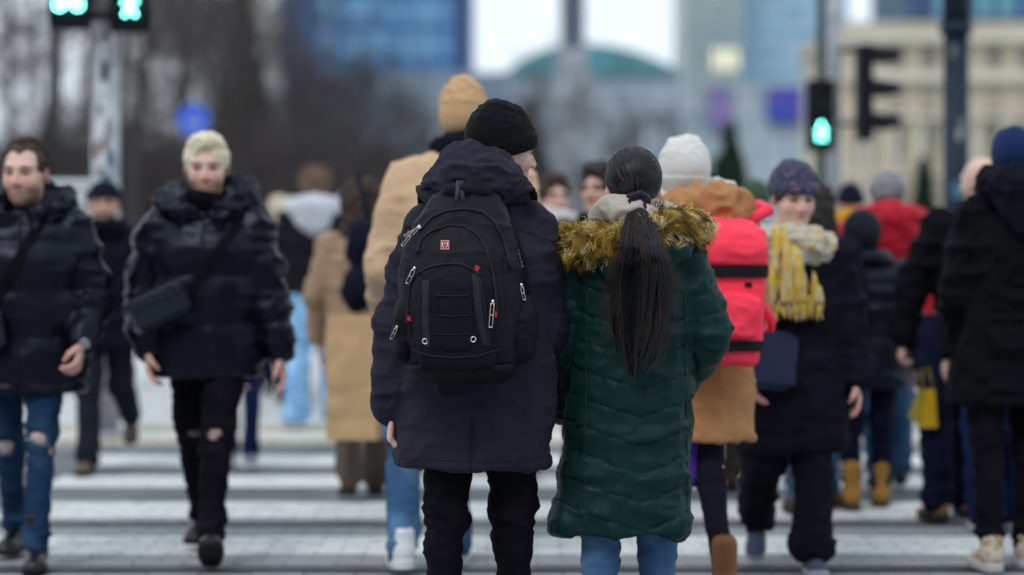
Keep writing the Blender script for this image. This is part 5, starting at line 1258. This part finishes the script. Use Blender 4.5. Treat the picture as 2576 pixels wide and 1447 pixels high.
# union surface for draping trim
allv, allf, b0 = [], [], 0
for o in (mbag, up, lp, pad, base, side, side2):
    allv += [v.co.copy() for v in o.data.vertices]; allf += [[i + b0 for i in p.vertices] for p in o.data.polygons]; b0 = len(allv)
TB = BVHTree.FromPolygons(allv, allf)
def bp_line(pix, r, m, name, n=40, lift=.002, y=-.38):
    return seam(BP, TB, [L1(a, b, y) for a, b in pix], r, m, name, -1, lift, n)
bp_line([(1048, 640), (1058, 605), (1085, 580), (1125, 568), (1165, 570), (1200, 590), (1222, 625), (1238, 680), (1246, 740), (1250, 800)], .0042, ZIPM, 'zip')
bp_line([(1033, 712), (1048, 690), (1080, 672), (1120, 664), (1160, 665), (1190, 678), (1204, 692)], .0040, ZIPM, 'zip')
bp_line([(1204, 692), (1215, 740), (1224, 800), (1232, 860)], .0028, ZIPM, 'piping')
bp_line([(1033, 712), (1026, 770), (1030, 830), (1042, 872)], .0028, ZIPM, 'piping')
bp_line([(1062, 575), (1085, 548), (1120, 532), (1170, 526), (1215, 535), (1245, 560), (1268, 610), (1285, 680)], .005, ZIPM, 'zip', y=-.32)
bp_line([(1036, 880), (1080, 893), (1140, 898), (1200, 894), (1262, 876)], .0025, ZIPM, 'piping')
def bp_strip(pix, wid, m, name, y=-.4, lift=.0015):
    C = []
    pts = np.array([L1(a, b, y) for a, b in pix]); s_ = np.linspace(0, len(pts) - 1, 20)
    for x, z in zip(np.interp(s_, range(len(pts)), pts[:, 0]), np.interp(s_, range(len(pts)), pts[:, 1])):
        row = [hit(TB, x + e * wid / 2, z, -1, lift) for e in (-1, -.33, .33, 1)]
        if all(q is not None for q in row): C.append(row)
    C = np.array(C); k = len(C); v = C.reshape(-1, 3); f = [(4 * i + a, 4 * i + a + 1, 4 * i + a + 5, 4 * i + a + 4) for i in range(k - 1) for a in range(3)]
    return mk(name, v, f, m, BP, True)
bp_strip([(1072, 705), (1070, 780), (1072, 840), (1076, 872)], .019, PACK2, 'grey_strip'); bp_strip([(1196, 690), (1202, 760), (1212, 820), (1224, 868)], .022, PACK2, 'grey_strip')
for yy in (742, 792, 838): bp_line([(1094, yy), (1140, yy + 2), (1182, yy)], .0018, ZIPM, 'panel_stitch')
def puller(px, py, px2, py2, w=.0075, y=-.40):
    """zip slider and long metal pull"""
    a = L1(px, py, y); b = L1(px2, py2, y); A_, B_ = hit(TB, *a, -1, .008), hit(TB, *b, -1, .008)
    if A_ is None: A_ = np.array([a[0], -.27, a[1]])
    if B_ is None: B_ = np.array([b[0], A_[1], b[1]])
    d = B_ - A_; d /= np.linalg.norm(d); s_ = np.cross(d, (0, 1, 0)); s_ /= np.linalg.norm(s_)
    mb = MB()
    for e in (-1, 1): mb.tube([A_ + s_ * e * w * .35, A_ + d * .008 + s_ * e * w * .5, B_ + s_ * e * w * .5], .0017, 6)
    mb.tube([A_ + s_ * w * .4, A_ - s_ * w * .4], .002, 6).tube([B_ + s_ * w * .55, B_ - s_ * w * .55], .0022, 6)
    m_ = (A_ + B_) / 2; mb.tube([m_ + s_ * w * .5, m_ - s_ * w * .5], .0016, 6)
    mb.tube([A_ - d * .009, A_ + d * .004], .0042, 8)
    return mb.build('zip_pull', SILV, BP, True)
puller(1056, 576, 1017, 622, y=-.3); puller(1058, 578, 1022, 598, .006, y=-.3); puller(1046, 681, 1027, 715, .010); puller(1237, 762, 1233, 822, .010); puller(1004, 822, 992, 851, .008, y=-.26); puller(1306, 720, 1318, 756, .008, y=-.26)
def patch(px, py, w_, h_, m, name, y=-.39, th=.003, tilt=0):
    h0 = hit(TB, *L1(px, py, y), -1, .001)
    o = MB().box((-w_ / 2, -th, -h_ / 2), (w_ / 2, 0, h_ / 2), th * .3).build(name, m, BP); o.location = h0; o.rotation_euler = (R(-6), R(tilt), 0); return o
pt = patch(1119, 617, .0255, .0275, REDT, 'badge', th=.004)
WHT = mat('badge_white', (.72, .66, .66), .5)
MB().tube([(-.0072, -.0048, .0085), (-.0072, -.0048, -.003), (-.004, -.0048, -.0075), (0, -.0048, -.0088), (.004, -.0048, -.0075), (.0072, -.0048, -.003), (.0072, -.0048, .0085)], .0016, 6).tube([(0, -.0048, .0085), (0, -.0048, -.001)], .0012, 6).build('badge_mark', WHT, pt, True)
MB().box((-.0122, -.0046, .0118), (.0122, -.0038, .0132)).box((-.0122, -.0046, -.0132), (.0122, -.0038, -.0118)).box((-.0122, -.0046, -.0118), (-.011, -.0038, .0118)).box((.011, -.0046, -.0118), (.0122, -.0038, .0118)).build('badge_rim', WHT, pt)
patch(1199, 677, .014, .019, REDT, 'red_tag', tilt=25); patch(1030, 802, .013, .014, REDT, 'red_tag', y=-.37, tilt=10); patch(1247, 790, .006, .02, REDT, 'red_tag', y=-.37)
for px, py in ((1070, 858), (1190, 853)):
    h0 = hit(TB, *L1(px, py), -1, .002); MB().disc((0, 0, 0), .0092, .003, n=20, ri=.0058).build('eyelet', SILV, BP, True, loc=h0)
# straps and handle
PAD = mat('strap_foam', (.0045, .0055, .009), .7, .14, bump=(260, .5, .0015))
MB().tube([(-.115, -.20, 1.49), (-.085, -.24, 1.515), (-.04, -.255, 1.522), (.015, -.245, 1.515), (.045, -.20, 1.49)], [.019, .024, .026, .024, .019], 10).build('top_roll', PAD, BP, True)
MB().tube([(-.065, -.265, 1.45), (-.062, -.275, 1.50), (-.058, -.262, 1.545), (-.05, -.262, 1.545), (-.046, -.275, 1.50), (-.044, -.265, 1.45)], .0075, 8).build('haul_loop', mat('loop_web', (.03, .03, .055), .7), BP, True)
def fl_strap(pts, w_, th, name, m=PAD, drape=True):
    pts = np.array(pts, float); k = len(pts); s0 = np.linspace(0, k - 1, 24); C = np.stack([np.interp(s0, range(k), pts[:, i]) for i in range(3)], 1); C = relax_line(C)
    if drape:
        for i in range(len(C)):
            co, no, _, _ = tpk.find_nearest(Vector(C[i])); off = (Vector(C[i]) - co).dot(no)
            if off < th * .6: C[i] = np.array(co + no * th * .6)
        C = relax_line(C)
    T = np.gradient(C, axis=0); nrm = np.array([0., -1, .5]); S = np.cross(T, nrm); S /= np.linalg.norm(S, axis=1, keepdims=True); Nn = np.cross(S, T); Nn /= np.linalg.norm(Nn, axis=1, keepdims=True)
    r_ = [(-1, -.6), (-1, .6), (-.7, 1), (.7, 1), (1, .6), (1, -.6), (.7, -1), (-.7, -1)]; v = np.concatenate([C + S * a * w_ / 2 + Nn * b * th / 2 for a, b in r_]); q = len(C)
    f = [(a * q + i, a * q + i + 1, ((a + 1) % 8) * q + i + 1, ((a + 1) % 8) * q + i) for i in range(q - 1) for a in range(8)]
    f += [tuple(a * q for a in range(8)), tuple(a * q + q - 1 for a in range(7, -1, -1))]
    return mk(name, v, f, m, BP, True)
def relax_line(C):
    for _ in range(3): C[1:-1] = C[1:-1] * .5 + (C[:-2] + C[2:]) * .25
    return C
fl_strap([(.03, -.20, 1.475), (.075, -.165, 1.51), (.135, -.10, 1.535), (.15, -.01, 1.545), (.15, .10, 1.46), (.15, .17, 1.3), (.19, .10, 1.12)], .068, .016, 'shoulder_strap')
fl_strap([(-.11, -.20, 1.475), (-.14, -.165, 1.50), (-.165, -.10, 1.525), (-.16, -.01, 1.54), (-.16, .10, 1.46), (-.16, .17, 1.3), (-.2, .10, 1.12)], .068, .016, 'shoulder_strap')
fl_strap([(-.13, -.225, 1.44), (-.17, -.205, 1.40), (-.20, -.185, 1.36)], .03, .008, 'load_strap'); fl_strap([(.06, -.225, 1.44), (.10, -.21, 1.38), (.125, -.205, 1.30), (.14, -.20, 1.20)], .045, .012, 'side_strap')
o = MB().box((-.016, -.003, -.018), (.016, .003, .018), .001).build('strap_tab', PACK3, BP, loc=(-.212, -.158, 1.392)); o.rotation_euler = (R(-15), R(12), R(-25)); MB().disc((0, -.0045, 0), .004, .002, n=10).build('stud', REDT, o)
o = MB().disc((0, 0, 0), .017, .004, n=20, ri=.0125).build('round_mark', PACK2, BP, loc=(.082, -.24, 1.405)); o.rotation_euler = (R(-20), 0, R(20))
PRT = mat('strap_print', (.20, .21, .24), .6)
mb = MB(); rs = random.Random(4)
for i in range(7):
    z = -i * .0125; mb.box((-.008 + .002 * (i % 2), -.0012, z - .0045), (-.003, 0, z + .0045)); mb.box((.0005, -.0012, z - .004), (.007 - .003 * (i % 3 == 1), 0, z - .0015)); mb.box((.0005, -.0012, z + .001), (.005, 0, z + .004))
o = mb.build('strap_print', PRT, BP, loc=(.112, -.217, 1.36)); o.rotation_euler = (R(-6), R(-14), R(24))

# ------------------------------------------------------------------ P2: woman in the green coat
P2 = Person('woman with a long dark ponytail in a green quilted coat with golden fur hood trim', 1582, 7.66, 1.625, 0, legs=((-3, 3, 1.5, 0), (3, 3, 1.5, 0)), arms=((0, 12, 22, -3), (-4, 19, 42, -26)), headoff=(.015, .005, .01), head=(4, 3), skin='pink', handok=(0, 0), res=.009, w=1.0, legx=.0, hs=1.06)
P2.trousers(D_wom, 1.06, wr=.013, seed=15); P2.shoes('boot', L_blk, RUB)
GRN = nylon('green_nylon', (.0038, .0235, .0185), .52, .2)
GRN2 = mat('green_lining', (.006, .028, .027), .6)
sl_, pt_ = .34, .088
def chev(X, Y, Z):
    s_ = Z - sl_ * np.abs(X - .03); a = np.abs(np.sin(math.pi * (s_ - .02) / pt_))
    b = .0 * X + np.where(Y < .02, 1.0, .6)
    return .0092 * (np.minimum(a * 2.3, 1) ** .55 - .7) * b * (Z < 1.3) + .004 * np.sin(X * 31 + Z * 9) * (a ** 2) * .5
smq = lambda L: (lambda t, X, Y, Z: .008 * (np.minimum(np.abs(np.sin(math.pi * (t * round(L / .085)))) * 1.9, 1) ** .6 - .7))
W1 = P2.J['W1']
ct = P2.coat(GRN, .445, 'coat', rx=(.232, .205, .205, .185), ry=(.175, .16, .155, .13), sleeve=(.080, .072, .058), wr=.011, seed=51, hemcx=-.026, res=.0072, tmod=chev, smod=smq, p=2.5, cx=.008, extra=U([ell((-.20, -.02, .475), (.042, .12, .045)), ell((.145, -.01, .47), (.04, .12, .045))], .04))
pucker(ct, .0055, (30, 30, 26), 71, lambda P: (1 - np.minimum(np.abs(np.sin(math.pi * (P[:, 2] - sl_ * np.abs(P[:, 0] - .03) - .02) / pt_)) * 1.5, 1)) ** .7)
tct = surf(ct)
# hood lying on her back, cream lining round the neck, fur trim
pr = U([ell((.01, -.115, 1.335), (.17, .06, .075)), ell((.015, -.145, 1.27), (.10, .04, .07)), ell((-.13, -.07, 1.35), (.08, .07, .05)), ell((.14, -.06, 1.37), (.08, .07, .05))], .05)
V, Q = solid(pr, .0075); P2.add('hood', (wrinkle(V, Q, .012, (10, 10, 14), 61), Q), GRN)
nk = np.array([.012, -.015, 1.43]); pts = [nk + np.array([.092 * math.cos(a), .085 * math.sin(a), .018 * math.sin(a * 2) + (.012 if math.sin(a) < 0 else -.02)]) for a in np.linspace(0, 2 * math.pi, 17)]
V, Q = solid(U(path(pts, .042), .02), .007); P2.add('hood_lining', (wrinkle(V, Q, .012, (14, 14, 16), 62), Q), mat('cream_fleece', (.42, .385, .335), .95, .1, bump=(120, .6, .006), sheen=.3))
FP = np.array([(-.245, .0, 1.365), (-.215, -.07, 1.352), (-.15, -.13, 1.352), (-.085, -.145, 1.36), (0, -.135, 1.36), (.07, -.13, 1.395), (.13, -.11, 1.418), (.185, -.06, 1.41), (.222, .0, 1.385)])
V, Q = solid(U(path(list(FP), [.024, .037, .038, .032, .024, .031, .037, .034, .024]), .02), .008); ft_ = P2.add('fur_trim', (V, Q), mat('fur_base', (.26, .165, .03), .95))
rg = np.random.default_rng(12)
def fur(n, m, lmin, lmax, rad, nm, per=26):
    n = n // per; u = rg.uniform(0, len(FP) - 1.001, n); i = u.astype(int); t = (u - i)[:, None]; c = FP[i] * (1 - t) + FP[i + 1] * t
    T = FP[i + 1] - FP[i]; T /= np.linalg.norm(T, axis=1, keepdims=True); a = rg.uniform(0, 2 * math.pi, n)
    A_ = np.cross(T, np.array([0, 0, 1.])); A_ /= np.linalg.norm(A_, axis=1, keepdims=True); B_ = np.cross(T, A_)
    d = A_ * np.cos(a)[:, None] + B_ * np.sin(a)[:, None]; root = c + d * .030
    v = d + np.stack([c[:, 0] * 1.2, np.full(n, -.12), np.full(n, -.12)], 1) + rg.normal(0, .42, (n, 3)); v /= np.linalg.norm(v, axis=1, keepdims=True)
    tip = root + v * rg.uniform(lmin, lmax, n)[:, None]
    rp = lambda q: np.repeat(q, per, 0); N_ = n * per; off = rg.normal(0, .011, (N_, 3)); r0 = rp(root) + off; t0 = rp(tip) + off * rg.uniform(.1, .75, (N_, 1)) + rg.normal(0, .004, (N_, 3)); t0 = r0 + (t0 - r0) * rg.uniform(.6, 1.1, (N_, 1))
    bend = rp(rg.normal(0, .010, (n, 3))); g = np.array([0, 0, -.012])
    P_ = np.stack([r0 + (t0 - r0) * s_ + bend * 4 * s_ * (1 - s_) + g * s_ * s_ for s_ in (0, .35, .7, 1.0)], 1)
    R_ = np.tile(np.array([1, .9, .6, .1]) * rad, (N_, 1))
    mk(nm, *tubes(P_, R_, 3), m, ft_)
fur(4000, mat('fur_brown', (.12, .075, .025), .8), .03, .05, .0013, 'fur_underlayer'); fur(7000, mat('fur_gold', (.50, .31, .045), .75), .028, .052, .0011, 'fur_gold'); fur(5000, mat('fur_pale', (.80, .64, .32), .75), .034, .058, .0010, 'fur_tips')
# hair: cap combed back, scrunchie, ponytail
HB = mat('hair_black', (.0058, .0054, .0075), .48, .28, noise=(90, .4)); HB2 = mat('hair_black_brown', (.040, .025, .023), .55, .22); HB3 = mat('hair_painted_sheen', (.026, .026, .034), .45, .3)  # last one: lighter bluish strands, the hair's highlight painted as colour
c = np.array([0, -.014, .032]); r = np.array([.077, .097, .087]) + .010
V, Q = solid([(ell(c, r), 0, 'u'), (ell((0, .13, -.05), (.07, .10, .12)), .012, 's'), (ell((.098, .01, -.035), (.025, .035, .045)), .012, 's'), (ell((-.098, .01, -.035), (.025, .035, .045)), .012, 's'), (ell((0, -.03, -.105), (.10, .08, .035)), .02, 's')], .005)
V = relax(V, Q, 2); ax_ = (np.array([-.004, -.122, -.055]) - c) / r; ax_ /= np.linalg.norm(ax_); e1 = np.cross(ax_, (1, 0, 0)); e1 /= np.linalg.norm(e1); e2 = np.cross(ax_, e1)
q_ = (V - c) / r; an = np.arctan2(q_ @ e2, q_ @ e1); N_ = normals(V, Q); pol = np.clip(1 - np.abs(q_ @ ax_), 0, 1)
A2 = np.stack([np.cos(an) * 3, np.sin(an) * 3, 0 * an], 1)
V = V + N_ * (((vn(A2, 3.0, 2) - .5) * .006 + (vn(A2, 8.0, 4) - .5) * .0036) * np.minimum(pol * 3, 1))[:, None]
hc_ = P2.add('hair', (V, Q), HB, M=P2.HM)
S0 = np.array([-.004, -.122, -.055])          # gather point in head space
n_ = 1500; th = rg.uniform(0, 2 * math.pi, n_); ph = rg.uniform(.15, 1.0, n_)
end = np.stack([np.cos(th) * ph, .25 + .0 * th, np.sin(th) * ph], 1); end[:, 1] = .5 - .9 * ph ** 2 * .4
P_ = []
s0 = (S0 - c) / r; s0 /= np.linalg.norm(s0)
e_ = end / np.linalg.norm(end, axis=1, keepdims=True)
for s_ in np.linspace(0, 1, 9):
    q = s0 * (1 - s_) + e_ * s_; q /= np.linalg.norm(q, axis=1, keepdims=True); P_.append(c + q * (r + .0015))
P_ = np.stack(P_, 1); keep = (P_[:, :, 2].min(1) > -.075)
mk('combed_strands', *tubes(P_[keep], np.full(P_[keep].shape[:2], .0012), 3), HB3, hc_)
sc0 = np.array(P2.HM @ Vector(S0))
pr = U(path([sc0 + .024 * np.array([math.cos(a), -.35 + .3 * math.sin(a * 3), math.sin(a) * .95]) for a in np.linspace(0, 2 * math.pi, 14)], .0135), .006)
V, Q = solid(pr, .005); P2.add('scrunchie', (wrinkle(V, Q, .008, (45, 45, 45), 5), Q), cloth('plum_velvet', (.022, .015, .027), sheen=.1))
ctr = lambda t: np.stack([sc0[0] + .002 - .02 * t + .012 * np.sin(t * 3.2), np.interp(t, [0, .08, .22, .32, .5, 1], [sc0[1] - .02, sc0[1] - .065, -.262, -.272, -.238, -.205]), sc0[2] - .015 - .515 * t], -1)
wid = lambda t: np.interp(t, [0, .06, .2, .42, .7, .88, 1], [.012, .028, .050, .086, .084, .05, .012])
tt = np.linspace(0, .80, 16); cc = ctr(tt)
pr = U([cone(cc[i], cc[i + 1], wid(tt[i]) * .55, wid(tt[i + 1]) * .55, (np.array([0, 1., 0]), 3.2)) for i in range(15)], .01)
V, Q = solid(pr, .006); pt_o = P2.add('ponytail', (wrinkle(V, Q, .006, (60, 60, 6), 6), Q), mat('hair_core', (.010, .0075, .0085), .6, .2))
n_l, per = 74, 34; t = np.linspace(0, 1, 13)[None, :]
la = rg.uniform(-1, 1, n_l); la = np.sign(la) * np.abs(la) ** 1.2; ld = rg.uniform(-1, 1, n_l); lL = rg.uniform(.66, 1.06, n_l) * (1 - .15 * np.abs(la)); lp = rg.uniform(0, 6, n_l); lw = rg.uniform(.3, 1, n_l)
rep = lambda q: np.repeat(q, per)[:, None]; n_ = n_l * per; jit = rg.normal(0, 1, (n_, 2)) * .5
Ln = rep(lL) * rg.uniform(.93, 1.02, n_)[:, None]; tt = t * Ln; C_ = ctr(tt); w_ = wid(tt) * .9; ph = rep(lp)
spread_ = (.016 + .010 * np.sin(tt * 4 + ph)) * np.clip(1.15 - tt / rep(lL), .12, 1)
C_[:, :, 0] += rep(la) * w_ + .013 * rep(lw) * tt * np.sin(tt * 8 + ph) + jit[:, :1] * np.minimum(spread_, w_ * .6)
C_[:, :, 1] += rep(ld) * w_ * .28 * np.sqrt(np.maximum(1 - rep(la) ** 2, .05)) - .008 + jit[:, 1:] * spread_ * .5
perm = rg.permutation(n_l); C_ = C_.reshape(n_l, per, 13, 3)[perm].reshape(n_, 13, 3)
R_ = np.full(C_.shape[:2], .0012) * np.linspace(1, .5, 13)[None, :]
mk('strands', *tubes(C_[:1000], R_[:1000], 3), HB, pt_o); mk('strands', *tubes(C_[1000:1700], R_[1000:1700], 3), HB2, pt_o); mk('strands', *tubes(C_[1700:], R_[1700:], 3), HB3, pt_o)
n_ = 110; a = rg.uniform(-1, 1, n_)[:, None]; tf = t * rg.uniform(.45, 1.0, n_)[:, None]; C_ = ctr(tf); ph = rg.uniform(0, 6, n_)[:, None]
C_[:, :, 0] += a * wid(tf) * 1.2 + a * .045 * tf ** 2 + .014 * np.sin(tf * 5 + ph) * tf; C_[:, :, 1] -= .012
mk('flyaway_hairs', *tubes(C_, np.full(C_.shape[:2], .0009), 3), HB2, pt_o)
# side seams of the coat
for sx in (-.135, .172): seam(P2, tct, [(sx, 1.2), (sx * 1.02, .9), (sx * 1.06, .6), (sx * 1.06, .47)], .0022, GRN2, 'side_seam')
